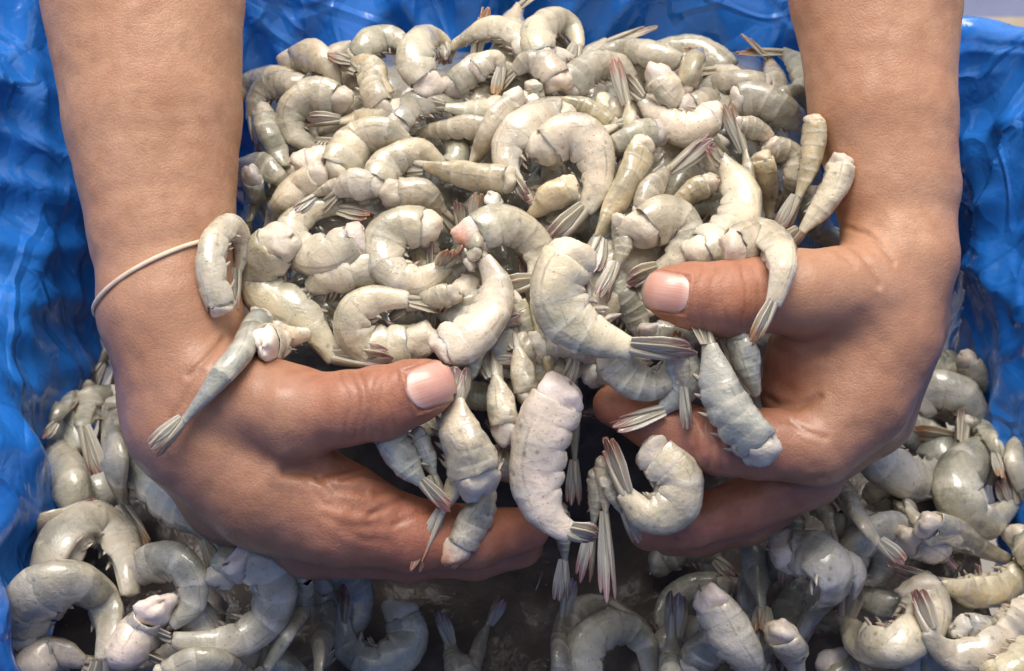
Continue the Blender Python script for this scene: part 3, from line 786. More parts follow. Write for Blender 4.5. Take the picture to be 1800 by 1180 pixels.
COUNT = [0]; LAST = []; HEAP_OFF = [-.2]
def place(label, pts, w, tint='c', tail=None, roll=None, z=None, dz=0.0, group=None, fl=.5, side=None, on_hand=False, fringe=True, tailc=None, redhead=False, minz=None, fine=True, slope=None, lat=.68, lump=.62):
    """trace = spine in picture coordinates (head to tail base); the shrimp is laid on what is already there"""
    COUNT[0] += 1; seed = 1000 + COUNT[0]; rg = random.Random(seed)
    sp, L = catmull(pts, 33)
    dd = np.diff(sp, axis=0); cr_ = dd[:-1, 0]*dd[1:, 1]-dd[:-1, 1]*dd[1:, 0]; turn = cr_.sum()
    sign = side if side is not None else (1 if turn > 0 else -1)
    straight = abs(np.sum(np.arctan2(cr_, (dd[:-1]*dd[1:]).sum(1)))) < .45
    if roll is None: roll = (rg.uniform(35, 75) if straight else rg.uniform(-8, 30))
    ra = math.radians(roll)
    hvp = w/2.0*1.15                                   # half height in pixels (side plates included)
    vis = abs(math.cos(ra)) + .74*abs(math.sin(ra)); hvp = hvp/min(1.0, max(.80, vis))*.95
    # rest height
    ds = []
    for i, (x, y) in enumerate(sp):
        e = float(env(i/32)); rp = hvp*e
        base = z if z is not None else FLD.top(x, y, rp*.75)
        if z is None:
            if group == 'heap': base = max(base, heap_d(x, y))
            if group == 'fill': base = max(base, heap_d(x, y) + HEAP_OFF[0])
            if on_hand:
                hi = HAND.top(x, y, rp*.7)
                base = max(base, hi)
        if z is None and group in ('heap', 'fill') and not on_hand: base = min(base, heap_d(x, y) + (2.3 if group == 'heap' else .6))
        k = (D-base)/D; rd = rp/50*k*(.74*abs(math.cos(ra)) + abs(math.sin(ra)))
        c = base + rd*.62 if z is None else base
        if z is None and not on_hand:
            g = HAND.disk(x, y, rp*.9)
            if g is not None:
                hz = HAND.z[g[0]]; hm = hz[hz > -50]
                if len(hm) > .25*hz.size: c = min(c, float(np.max(hm)) - 2.1)
        ds.append(c)
    ds = np.array(ds); it = 26 if z is None else 0
    top = ds.copy()
    for _ in range(it):
        ds[1:-1] = .5*ds[1:-1] + .25*(ds[:-2]+ds[2:]); ds[0] = .5*ds[0]+.5*ds[1]; ds[-1] = .5*ds[-1]+.5*ds[-2]
    if z is None: ds = ds + np.clip(np.mean(top-ds) + .25*np.max(top-ds), 0, .8)
    if slope: ds = ds + np.linspace(slope[0], slope[1], 33)
    ds = ds + dz
    for i, (x, y) in enumerate(sp):
        e = float(env(i/32)); rp = hvp*e; k = (D-ds[i])/D
        FLD.stamp(x, y, rp*.95, ds[i], rp/50*k*(.74*abs(math.cos(ra)) + abs(math.sin(ra)))*.9)
    spine = np.array([P(x, y, d) for (x, y), d in zip(sp, ds)])
    hv = hvp/50*(D-ds.mean())/D
    LAST[:] = [(x, y, d + hv*.7*float(env(i/32))) for i, ((x, y), d) in enumerate(zip(sp, ds))]
    tv = None
    if tail is not None:
        tx, ty = tail; tb = np.array(sp[-1]); n = 8; td = []
        for q in np.linspace(.2, 1, n):
            x = tb[0]+(tx-tb[0])*q; y = tb[1]+(ty-tb[1])*q
            td.append(max(FLD.top(x, y, w*.16), HAND.top(x, y, w*.16) if on_hand else -99))
            FLD.stamp(x, y, w*.2, ds[-1], .1)
        dt = ds[-1] if z is not None else float(np.clip(np.median(td[3:])+.25, ds[-1]-.9, ds[-1]+.9))
        if slope: dt = ds[-1]
        tv = P(tx, ty, dt) - spine[-1]
    elif tail is None and rg.random() < .9:
        tg = spine[-1]-spine[-3]; tg /= np.linalg.norm(tg); tv = (tg + np.array([0, 0, -.55]))*hv*1.4
    grp = GROUPS.get(group)
    return make_shrimp(label, spine[::4] if len(spine) > 8 else spine, hv, sign, ra, tint, tv, grp, flesh=fl, tailc=tailc, fringe=fringe, seed=seed, redhead=redhead, fine=fine, lat=lat, lump=lump)
GROUPS = dict(heap='shrimp heaped in the cupped hands', bed='shrimp lying in the bottom of the bag', fill='shrimp buried in the heap', fillb='shrimp buried in the bed')
# ------------------------------------------------------------------ fillers first: shrimp low in the bed and in the heap
FILL = []
def filler(n, region, group, tints, wr, label, seed):
    rg = random.Random(seed)
    for _ in range(n):
        x, y = region(rg); w = rg.uniform(*wr); a = rg.uniform(0, 6.28); cv = rg.choice((-1, 1))*rg.uniform(.5, 1.6); L = w*2.7
        pts = []
        cx, cy, h = x, y, a
        for k in range(6):
            pts.append((cx, cy)); h += cv*2.2/6; cx += math.cos(h)*L/6; cy += math.sin(h)*L/6*.85
        h += cv*.3
        t = (cx + math.cos(h)*w*.9, cy+math.sin(h)*w*.8)
        FILL.append((place(label, pts, w, rg.choice(tints), tail=t, group=group, fl=rg.uniform(.2, .5), fine=False, fringe=False), list(LAST), label))
def r_bed(rg):
    while True:
        x, y = rg.uniform(40, 1790), rg.uniform(640, 1210)
        lx = np.interp(y, [640, 900, 1210], [185, 60, 60]); rx = np.interp(y, [640, 780, 1210], [1640, 1740, 1830])
        if x < lx+25 or x > rx-25: continue
        if 640 < x < 1260 and y > 930 and not (y > 1120 and rg.random() < .18): continue
        if 480 < x < 1330 and y < 960: continue
        return x, y
filler(84, r_bed, 'fillb', 'ggdbb', (58, 80), 'grey shrimp mostly buried under the others in the bottom of the bag', 3)
def r_heap(rg):
    while True:
        x, y = rg.uniform(440, 1460), rg.uniform(100, 560)
        if y < 150 and not 520 < x < 1330: continue
        if x < 480 and y > 330: continue
        if y > 460 and not 440 < x < 1130: continue
        if 1330 < x and y > 400: continue
        return x, y
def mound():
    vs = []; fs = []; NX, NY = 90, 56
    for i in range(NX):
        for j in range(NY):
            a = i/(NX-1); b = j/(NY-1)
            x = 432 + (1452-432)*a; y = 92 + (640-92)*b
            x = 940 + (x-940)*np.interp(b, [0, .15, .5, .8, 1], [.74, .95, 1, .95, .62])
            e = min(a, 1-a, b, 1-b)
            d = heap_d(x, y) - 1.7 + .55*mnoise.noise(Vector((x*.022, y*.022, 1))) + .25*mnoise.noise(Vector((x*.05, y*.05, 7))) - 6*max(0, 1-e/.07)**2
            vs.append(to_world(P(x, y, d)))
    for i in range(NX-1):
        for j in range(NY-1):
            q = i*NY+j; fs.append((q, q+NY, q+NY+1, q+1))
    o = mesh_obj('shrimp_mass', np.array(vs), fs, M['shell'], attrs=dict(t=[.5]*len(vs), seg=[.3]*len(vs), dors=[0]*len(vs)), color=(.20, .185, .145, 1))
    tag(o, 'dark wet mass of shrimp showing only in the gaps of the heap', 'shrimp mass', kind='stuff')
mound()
HEAP_OFF[0] = -1.9
filler(80, r_heap, 'fill', 'gmggm', (62, 80), 'grey shrimp mostly hidden under the others in the heaped handful', 21)
HEAP_OFF[0] = -.6
filler(90, r_heap, 'fill', 'gmmcg', (44, 60), 'grey shrimp mostly hidden under the others in the heaped handful', 11)
HEAP_OFF[0] = -1.2
def r_hang(rg):
    return rg.uniform(810, 1090), rg.uniform(560, 840)
filler(26, r_hang, 'fill', 'gdbm', (50, 64), 'dark grey shrimp deep in the gap between the two hands', 5)

# ------------------------------------------------------------------ the bed, traced
def B(label, pts, w, tint='g', **k): return place(label, pts, w, tint, group='bed', **k)
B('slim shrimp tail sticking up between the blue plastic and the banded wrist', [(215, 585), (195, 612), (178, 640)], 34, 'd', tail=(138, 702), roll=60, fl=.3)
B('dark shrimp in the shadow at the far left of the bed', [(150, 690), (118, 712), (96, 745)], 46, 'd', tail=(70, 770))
B('dark shrimp behind the right hand at the far end of the bed', [(1628, 655), (1662, 640), (1702, 668)], 52, 'd', tail=(1715, 720))
B('dark shrimp tucked against the blue plastic on the right', [(1700, 640), (1730, 690), (1742, 740)], 50, 'd', tail=(1755, 790))
B('pale grey shrimp below the left hand, its tail in the shadow', [(238, 815), (285, 872), (332, 912), (372, 948)], 78, 'b', tail=(410, 1005), roll=25, side=1)
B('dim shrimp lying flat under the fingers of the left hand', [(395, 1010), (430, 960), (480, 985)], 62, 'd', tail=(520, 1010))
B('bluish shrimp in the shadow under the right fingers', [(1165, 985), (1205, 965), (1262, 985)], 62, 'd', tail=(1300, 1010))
B('dim shrimp with its back up, right below the right hand', [(1372, 885), (1385, 930), (1392, 985)], 66, 'd', roll=60)
B('brownish translucent shrimp right of the hand, its tail pointing down the bed', [(1540, 868), (1585, 890), (1622, 925)], 60, 'm', roll=40, tail=(1655, 960))
B('twisted shrimp with a red-tipped tail under the right knuckle', [(1418, 862), (1445, 895), (1462, 935)], 48, 'm', tail=(1482, 1000), roll=50, tailc=(.17, .045, .05))
B('long slim shrimp slanting down from the right knuckle', [(1455, 820), (1482, 868), (1515, 915), (1545, 955)], 56, 'm', tail=(1585, 1000), roll=45)
B('shrimp with legs upward in the corner below the right hand', [(1475, 985), (1500, 1010), (1490, 1050)], 60, 'b', roll=-50)
B('shrimp curled into a ring beside the blue plastic on the right', [(1608, 722), (1640, 690), (1690, 700), (1708, 745), (1672, 772)], 72, 'b', tail=(1592, 768), fl=.35)
B('grey shrimp with a glossy flank below the ringed one', [(1525, 765), (1552, 812), (1612, 842), (1668, 822), (1690, 780)], 84, 'g', roll=24, fl=.2)
B('fat greenish shrimp curled like a C below the right plastic fold', [(1742, 812), (1690, 832), (1690, 885), (1735, 915), (1782, 880)], 92, 'g', tail=(1775, 830), fl=.45)
B('shrimp cut off by the right edge of the picture', [(1815, 775), (1785, 805), (1800, 860)], 66, 'g')
B('dark fan of a shrimp beside the lowest plastic point', [(1700, 745), (1735, 765), (1752, 800)], 40, 'd', tail=(1768, 842), roll=50)
B('small shrimp showing its white cut end in the right of the bed', [(1604, 955), (1630, 965), (1660, 985)], 66, 'm', roll=50, fl=.75)
B('shrimp with a bright side lying across the right of the bed', [(1630, 925), (1680, 945), (1730, 970), (1775, 985)], 62, 'm', roll=30, side=1, fl=.4)
B('long yellowish shrimp with its tail pointing left toward the white cut end', [(1798, 1005), (1760, 1032), (1700, 1035), (1640, 1022)], 66, 'y', tail=(1560, 1000), fl=.1)
B('shrimp at the right edge under the fat curled one', [(1790, 945), (1820, 980), (1840, 1030)], 66, 'g')
B('big shrimp bent like a hook in the lower right', [(1612, 1035), (1622, 1085), (1578, 1130), (1518, 1122), (1482, 1078)], 88, 'm', tail=(1488, 1010), fl=.15, roll=18)
B('big arched shrimp with a pale flank at the bottom right', [(1805, 1075), (1770, 1120), (1710, 1148), (1655, 1140), (1635, 1105)], 88, 'm', fl=.2, roll=20)
B('shrimp in the very bottom right corner', [(1820, 1140), (1775, 1175), (1720, 1195)], 70, 'y', roll=40)
B('shrimp with frayed pale flesh standing up under the right hand', [(1388, 975), (1440, 985), (1462, 1020), (1430, 1075), (1405, 1120)], 84, 'b', roll=-20, fl=.5, side=1)
B('shrimp with its head end up, bottom edge right of the middle', [(1370, 1112), (1390, 1150), (1405, 1200)], 74, 'w', roll=60, fl=.4)
B('straight shrimp with a broad back under the right hand', [(1322, 958), (1330, 1010), (1340, 1070)], 62, 'b', roll=70, tail=(1335, 1110))
B('large shrimp with its cut end up near the dark water', [(1250, 1062), (1280, 1110), (1310, 1160), (1320, 1215)], 84, 'w', roll=45, side=1, fl=.35)
B('shrimp pointing its thin tail up out of the dark water', [(1190, 1225), (1182, 1170), (1182, 1115)], 70, 'b', tail=(1184, 1040), roll=60)
B('round back of a shrimp rising from the water at the bottom edge', [(1030, 1200), (1030, 1140), (1080, 1105), (1128, 1130), (1142, 1200)], 72, 'g', roll=8)
B('narrow tail standing in the dark water under the falling shrimp', [(988, 1190), (985, 1130), (990, 1080)], 46, 'd', tail=(1000, 1010), roll=60)
B('slim shrimp leaning in the dark water, tail pointing up', [(830, 1185), (845, 1130), (860, 1095)], 36, 'd', tail=(880, 1050), roll=60)
B('ribbed shrimp tail at the bottom edge left of the water', [(835, 1215), (805, 1165), (790, 1130)], 56, 'd', tail=(762, 1075), roll=40)
B('v-shaped shrimp folded in half at the bottom edge', [(705, 1085), (712, 1130), (665, 1165), (615, 1135), (602, 1085)], 74, 'b', tail=(598, 1030), fl=.5)
B('dark straight shrimp beside the slim curved one at the bottom', [(565, 1030), (570, 1090), (558, 1190)], 62, 'd', roll=60)
B('slim shrimp curving down to the bottom edge with a glint on its end', [(525, 1005), (528, 1060), (500, 1115), (468, 1175)], 56, 'g', roll=40)
B('shrimp curled over with an orange vein below the left hand', [(425, 992), (470, 1005), (480, 1060), (440, 1110), (370, 1128), (305, 1122)], 82, 'g', fl=.3, roll=14)
B('shrimp with pale cut flesh just left of the orange-veined one', [(262, 1000), (300, 985), (335, 1015), (335, 1062), (300, 1095)], 76, 'g', fl=.5)
B('shrimp with tail folded to the blue plastic at the far left of the bed', [(130, 890), (120, 838), (92, 800), (68, 808)], 74, 'g', tail=(48, 880), fl=.55)
B('shrimp hanging head up beside its twin left of the hand', [(205, 702), (162, 715), (145, 755)], 64, 'g', tail=(168, 862), fl=.15, roll=35)
B('shrimp with a bright edge hanging tail down left of the hand', [(205, 712), (205, 770), (202, 838), (218, 890)], 70, 'g', tail=(272, 972), roll=28, side=1, fl=.15)
B('dull shrimp pressed to the blue plastic in the lower left', [(28, 950), (65, 928), (112, 905)], 78, 'm', roll=40, fl=.2)
B('arched shrimp showing its white belly in the lower left', [(88, 1052), (108, 962), (162, 922), (212, 962), (226, 1045)], 92, 'g', roll=-32, fl=.3)
B('shrimp along the bottom edge left of the slim curved one', [(300, 1190), (365, 1165), (440, 1185)], 66, 'g', roll=30)
B('shrimp lying slantwise at the lower left, blurred pale back', [(275, 1075), (235, 1130), (190, 1195)], 80, 'w', roll=50)
B('largest shrimp in the lower left corner, back arched up', [(40, 1105), (75, 1040), (145, 1030), (190, 1085), (180, 1160)], 96, 'g', roll=25)
B('pale shrimp at the very bottom left corner', [(48, 1190), (95, 1152), (150, 1165)], 84, 'w', roll=35)

# ------------------------------------------------------------------ the heap, traced from the back to the front
def H(label, pts, w, tint='c', **k): return place(label, pts, w, tint, group='heap', **k)
H('dark shrimp back at the far right, half behind the forearm', [(1365, 180), (1400, 172), (1440, 195)], 50, 'd', roll=50)
H('low grey hump between the first shrimp of the back row', [(632, 105), (655, 78), (690, 70), (715, 92)], 56, 'g', fl=.1)
H('long dark shrimp lying flat at the back right against the plastic', [(1192, 118), (1150, 100), (1105, 92), (1062, 98), (1032, 112)], 50, 'g', roll=20)
H('shrimp standing on end at the back right, pale end down', [(1202, 152), (1215, 122), (1222, 92)], 50, 'y', roll=80, fl=.5, tail=(1224, 82))
H('flat grey shrimp at the right end of the back row', [(1342, 150), (1300, 142), (1255, 150), (1222, 165)], 40, 'g', fl=.3)
H('arched shrimp of the back row with a dark gap under it', [(930, 100), (908, 68), (868, 52), (828, 64), (792, 86)], 50, 'c', roll=-15, fl=.4)
H('shrimp bent double at the top of the heap, tail fan down', [(955, 95), (945, 60), (975, 40), (1006, 55), (1016, 85)], 60, 'c', tail=(1013, 122), fl=.4)
H('curled shrimp of the back row showing a round white cut end', [(750, 138), (732, 108), (738, 78), (765, 68), (786, 82)], 64, 'c', tail=(792, 108), fl=.55)
H('leftmost shrimp of the back row with ragged white flesh', [(522, 112), (552, 102), (578, 122), (588, 155)], 62, 'c', fl=.85, roll=20)
H('yellowish shrimp bent downward next to the ragged one', [(668, 178), (655, 150), (648, 122), (612, 106)], 58, 'y', tail=(575, 90), fl=.1)
H('grey hidden shrimp behind the orange tail', [(800, 152), (850, 118), (900, 125)], 55, 'g')
H('broad grey back below the doubled-up shrimp', [(1000, 155), (1040, 122), (1085, 118), (1112, 140)], 62, 'g', fl=.2)
H('shrimp pointing a round pink end at the viewer under the doubled-up one', [(975, 140), (960, 122), (930, 112), (905, 128)], 60, 'm', fl=.45)
H('shrimp with an orange tail in the upper middle', [(840, 125), (865, 108), (885, 122)], 46, 'c', tail=(880, 172), tailc=(.42, .20, .05), fl=.1)
H('short grey shrimp end just right of the orange tail', [(935, 150), (942, 168), (946, 192)], 40, 'g', roll=60, fl=.1)
H('pale torn shrimp near the back right corner', [(1165, 138), (1182, 162), (1205, 180)], 64, 'w', roll=30, fl=.6)
H('grey shrimp under the flat one at the back right', [(1215, 192), (1252, 182), (1295, 195)], 56, 'g')
H('large glassy shrimp in front of the right forearm, upper right', [(1300, 182), (1335, 178), (1378, 202), (1420, 228)], 66, 'g', roll=25, side=1, fl=.2)
H('curled shrimp hugging the left forearm, upper left', [(530, 160), (490, 150), (456, 172), (442, 212)], 52, 'g', tail=(448, 262), fl=.2)
H('dark shrimp hanging inside the curl beside the left forearm', [(468, 205), (480, 245), (505, 292)], 52, 'd', roll=40)
H('grey shrimp bent beside the left forearm, white flesh on top', [(592, 178), (548, 170), (514, 200), (522, 238), (558, 256)], 64, 'g', tail=(612, 275), fl=.5)
H('shrimp whose dark purple tail points left in the upper left', [(685, 192), (642, 205), (596, 213)], 44, 'm', tail=(537, 217), tailc=(.09, .035, .06))
H('shrimp end with a smooth white lobe facing down, upper left', [(668, 190), (655, 165), (648, 140), (630, 122)], 60, 'c', fl=.6)
H('shadowed shrimp left of centre with a striped flank', [(700, 218), (728, 190), (772, 182), (800, 195)], 56, 'g')
H('slim pale shrimp lying level below the orange tail', [(932, 182), (882, 186), (830, 192), (782, 188)], 46, 'c', roll=30)
H('yellow banded shrimp with a white cut end at the upper right', [(1068, 222), (1042, 202), (1008, 186), (975, 178)], 58, 'y', roll=70, fl=.5)
H('small shrimp with a pink tail sticking out right of the banded one', [(1020, 245), (1055, 232), (1086, 220)], 34, 'p', tail=(1128, 213), tailc=(.26, .10, .10), roll=60)
H('shrimp with an upright reddish tail at the upper right', [(1098, 265), (1106, 228), (1103, 182)], 40, 'c', tail=(1083, 99), tailc=(.30, .09, .06), roll=75)
H('pinkish glassy shrimp with a wide round edge, upper right', [(1250, 205), (1210, 225), (1165, 208), (1130, 175)], 66, 'p', fl=.3, roll=10)
H('grey shrimp under the pinkish glassy one', [(1150, 238), (1120, 242), (1086, 258), (1058, 275)], 56, 'g', roll=30)
H('slim shrimp with a white lower edge left of the centre pair', [(858, 225), (815, 226), (770, 232), (732, 240)], 44, 'm', roll=20, fl=.3)
H('grey shrimp slanting down beside the centre pair', [(902, 182), (872, 218), (850, 255), (830, 292)], 56, 'm', roll=55)
H('dull shrimp against the left forearm, middle of the heap', [(428, 305), (460, 296), (490, 316), (505, 345)], 54, 'g', roll=20)
H('bluish shrimp squeezed along the left forearm', [(442, 312), (446, 348), (435, 392)], 52, 'b', roll=50)
H('pale yellowish shrimp with a broad back, left of centre', [(600, 302), (625, 258), (668, 236), (715, 250)], 82, 'c', roll=35, fl=.3)
H('shrimp with a round glossy end under the grey bent one', [(540, 282), (572, 274), (602, 262)], 54, 'w', fl=.7, roll=30)
H('pinkish lump of a shrimp behind the tall tail, upper right', [(1298, 225), (1335, 232), (1358, 255)], 50, 'p', roll=60)
H('slanted shrimp with white flesh and brown underside, middle left', [(558, 312), (522, 338), (492, 376), (470, 412)], 58, 'm', fl=.4, roll=20)
H('small shrimp with a dark red tail, middle left', [(612, 320), (580, 332), (552, 344)], 34, 'm', tail=(510, 370), tailc=(.12, .03, .03), roll=60)
H('shrimp showing a pale lump of cut flesh left of centre', [(650, 330), (618, 328), (590, 342)], 62, 'w', fl=.7, roll=30)
H('arched pale shrimp above the yellow banded one', [(665, 322), (690, 286), (735, 270), (778, 290)], 62, 'c', roll=20)
H('shrimp whose white head flesh sits left of the two raised tails', [(702, 345), (740, 346), (778, 375)], 68, 'm', fl=.5, roll=40)
H('first of two striped tails raised side by side, dark red tip', [(828, 455), (815, 425), (808, 400)], 46, 'm', tail=(797, 352), tailc=(.15, .04, .05), roll=70)
H('second raised striped tail, right beside the dark red one', [(835, 440), (836, 410), (836, 388)], 42, 'm', tail=(842, 338), roll=70)
H('yellow banded shrimp lying level in the middle of the heap', [(890, 320), (838, 312), (790, 304), (745, 292)], 64, 'y', roll=60, fl=.2, side=-1)
H('yellow-green shrimp between the raised tail and the right thumb', [(1242, 326), (1208, 345), (1178, 372)], 54, 'y', roll=60)
H('shrimp with a long purple tail rising to the upper right', [(1130, 372), (1146, 335), (1178, 298)], 58, 'c', tail=(1252, 234), tailc=(.16, .065, .075), roll=60)
H('curved shrimp behind the upright pale one on the right', [(1362, 262), (1390, 274), (1394, 306), (1380, 345)], 48, 'c', roll=40, side=1)
H('upright pale shrimp right of the tall tail', [(1338, 278), (1345, 312), (1350, 350), (1352, 385)], 52, 'y', roll=70, fl=.1)
H('shrimp with the tallest thin tail, pointing straight up on the right', [(1320, 395), (1318, 335), (1309, 265)], 38, 'c', tail=(1280, 178), tailc=(.22, .10, .06), roll=75)
H('banded shrimp leaning on the right forearm, tail running down left', [(1430, 214), (1430, 255), (1420, 300), (1402, 348)], 52, 'y', tail=(1374, 415), roll=70, fl=.1, z=.5)
H('fat shrimp resting against the right wrist', [(1478, 288), (1468, 325), (1440, 368), (1408, 408)], 62, 'c', roll=65, fl=.15, z=1.2)
H('shrimp with a bare banded end below the centre pair', [(996, 335), (965, 352), (932, 380)], 66, 'y', roll=60, fl=.3)
H('grey shrimp end peeping out beside the pink lobes in the middle', [(868, 355), (875, 370), (890, 385)], 44, 'b', fl=.4)
H('long yellow shrimp running straight down to the cream one in front', [(1128, 262), (1118, 292), (1100, 328), (1074, 375), (1050, 420)], 66, 'y', tail=(1028, 478), roll=62, side=-1, fl=.4)
H('left shrimp of the centre pair, purple striped tail at the bottom', [(988, 212), (942, 216), (905, 248), (895, 292), (912, 322)], 78, 'c', tail=(928, 362), tailc=(.16, .07, .08), fl=.35)
H('right shrimp of the centre pair, mauve tail to the lower left', [(965, 262), (1002, 240), (1042, 270), (1046, 325), (1026, 372)], 84, 'c', tail=(970, 440), tailc=(.17, .085, .09), fl=.4)
H('shrimp tail hanging above the right thumb', [(1092, 395), (1095, 430), (1085, 465)], 48, 'c', tail=(1062, 530), roll=55)
H('shrimp with a big smooth white cut end above the right thumb', [(1140, 405), (1172, 388), (1200, 415), (1188, 458), (1148, 478)], 88, 'm', tail=(1100, 510), fl=.5, tailc=(.2, .12, .13))
H('large cream shrimp with a ridged back above the right thumb', [(1232, 440), (1278, 410), (1300, 365), (1288, 318), (1262, 278)], 84, 'c', tail=(1246, 246), roll=20, fl=.3, dz=.2)
H('curled shrimp with cut flesh at the left of the thumb tip pile', [(622, 480), (580, 490), (545, 512)], 76, 'c', fl=.75, roll=20)
H('pale glossy shrimp curled tight in the middle left', [(622, 420), (578, 445), (530, 440), (514, 408), (552, 372), (602, 368)], 74, 'c', tail=(658, 372), roll=12, fl=.25)
H('slim shrimp lying level under the white-edged curl', [(792, 520), (752, 530), (712, 542)], 46, 'm', roll=30)
H('shrimp curled open to the right with a ragged white top edge', [(745, 405), (700, 405), (678, 442), (695, 482), (740, 490), (785, 462)], 80, 'c', fl=.4, tail=(812, 440), roll=15)
H('shrimp with orange-red spot on its head flesh, front centre', [(842, 415), (882, 400), (926, 420), (946, 465), (932, 502)], 78, 'c', tail=(878, 522), fl=.55, redhead=True, tailc=(.18, .08, .08))
H('wide shrimp bent at a right angle with a torn belly above the left thumb', [(722, 600), (668, 608), (628, 588), (628, 550), (668, 530), (718, 530)], 80, 'c', fl=.7, roll=8)
H('flat greyish shrimp hanging down front of centre with an orange fleck', [(782, 612), (828, 585), (862, 548), (868, 498), (848, 455)], 84, 'p', roll=30, fl=.15)

# ------------------------------------------------------------------ between and below the hands
def F(label, pts, w, tint='c', **k): return place(label, pts, w, tint, group='heap', **k)
F('pale smooth shrimp back right of the orange-flecked one', [(900, 535), (920, 585), (922, 640)], 62, 'c', z=1.1, roll=60, tail=(915, 690))
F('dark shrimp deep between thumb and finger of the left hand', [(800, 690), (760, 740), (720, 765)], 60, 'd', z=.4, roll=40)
F('shrimp with a dark purple tail poking right in the middle', [(800, 590), (830, 585), (856, 580)], 42, 'm', z=1.9, tail=(920, 562), tailc=(.14, .05, .05), roll=60)
F('shrimp with a brown tail poking right over the white lobes', [(790, 620), (825, 628), (852, 634)], 42, 'm', z=1.9, tail=(918, 642), tailc=(.24, .085, .04), roll=60)
F('tall straight shrimp with a bright ridge, dead centre', [(952, 525), (958, 590), (965, 660)], 52, 'y', z=1.5, roll=80, tail=(975, 745), side=1)
F('thin dark shrimp hanging right of the falling one', [(1000, 650), (1008, 730), (1010, 810)], 34, 'd', z=.7, roll=70, tail=(1012, 890))
F('shrimp tail with pink fringes in the middle gap', [(1030, 575), (1018, 600), (1010, 618)], 46, 'm', z=1.6, tail=(982, 690), tailc=(.30, .13, .12), roll=50)
F('bluish shrimp in the gap under the right thumb tip', [(1150, 590), (1190, 600), (1205, 640)], 62, 'b', z=1.0, roll=50)
F('dark shrimp behind the cream one, left of the right thumb', [(1075, 505), (1110, 550), (1130, 600)], 60, 'd', z=.6, roll=30)
F('upper of the two white rounded ends in the middle', [(924, 690), (918, 655), (908, 610)], 62, 'w', z=2.0, fl=.55, roll=70, lump=.25)
F('lower of the two white rounded ends in the middle', [(886, 745), (880, 712), (870, 660)], 72, 'w', z=2.4, fl=.6, roll=70, lump=.25)
F('translucent shrimp running from the heap down beside the left thumb tip', [(832, 590), (822, 628), (810, 662), (805, 690)], 66, 'b', z=2.2, roll=45, tail=(800, 740), side=1)
F('shrimp tail hanging lowest between the left fingers, orange tip', [(810, 815), (795, 862), (776, 900)], 46, 'c', z=2.6, tail=(728, 1012), tailc=(.38, .14, .05), roll=60)
F('shrimp hanging head down with an orange stump, lowest under the left hand', [(812, 960), (832, 925), (852, 880), (862, 830)], 66, 'm', z=2.2, roll=35, fl=.8, redhead=True, side=1)
F('shrimp under the left thumb, red-tipped tail lying on the finger', [(688, 765), (705, 795), (728, 828), (742, 848)], 64, 'b', z=3.0, tail=(786, 905), tailc=(.36, .10, .08), roll=25, side=-1)
F('narrow shrimp squeezed right under the left thumb', [(735, 770), (748, 800), (762, 835)], 46, 'b', z=2.7, tail=(780, 880), roll=50)
F('big shrimp hanging over the left fingers, white cut end down', [(832, 835), (818, 790), (802, 745), (800, 700)], 112, 'c', lump=.3, z=3.3, roll=52, fl=.38, side=-1, tail=(815, 640))
F('shrimp hanging in front of the right fingers with spread flank', [(1150, 800), (1188, 835), (1182, 885), (1138, 900), (1098, 862)], 92, 'm', z=2.5, tail=(1052, 768), fl=.25, roll=8)
F('pale tail pair hanging under the middle gap, pink tip', [(1058, 820), (1062, 862), (1064, 900)], 38, 'm', z=1.6, tail=(1076, 1058), tailc=(.34, .17, .15), roll=60)
F('thin red tail hanging beside the pale tail pair', [(1045, 840), (1046, 880), (1043, 920)], 36, 'd', z=1.3, tail=(1030, 1025), tailc=(.26, .06, .05), roll=60)
F('brown tail hanging just left of the spread-flanked shrimp', [(1070, 850), (1085, 880), (1095, 900)], 36, 'd', z=1.9, tail=(1118, 958), tailc=(.22, .10, .06), roll=50)
F('shrimp dropping from the hands above the dark water', [(985, 705), (958, 765), (948, 840), (968, 905), (1005, 935)], 110, 'w', z=3.0, tail=(1050, 958), roll=20, fl=.3, lump=.3)
F('grey tail trailing behind the dropping shrimp', [(985, 900), (990, 950), (992, 985)], 40, 'd', z=.2, tail=(992, 1060), roll=60)
F('round-backed shrimp squeezed between thumb and palm on the right', [(1298, 595), (1312, 640), (1328, 695)], 66, 'b', z=2.9, roll=75, fl=.1, tail=(1292, 560))
F('shrimp lying on the right index finger with its tail over the fingertip', [(1198, 625), (1205, 680), (1165, 722)], 70, 'b', z=2.9, tail=(1068, 746), roll=15, side=-1)
F('small clear shrimp tail hanging over the right index finger', [(1195, 625), (1200, 655), (1204, 680)], 34, 'm', z=3.5, tail=(1214, 760), roll=60)
F('shrimp standing on the right finger with a torn lower end', [(1330, 785), (1288, 735), (1258, 675), (1245, 605)], 88, 'b', z=3.7, roll=25, fl=.35, side=-1)
F('curled shrimp below the cream one, yellow edge', [(1082, 628), (1115, 662), (1158, 672), (1178, 640)], 76, 'c', z=3.0, roll=12, fl=.15, side=-1)
F('big cream shrimp at the very front, tail reaching toward the right finger', [(1008, 458), (985, 505), (1002, 555), (1055, 590), (1112, 610)], 108, 'c', tail=(1225, 634), roll=14, fl=.2, z=4.0)

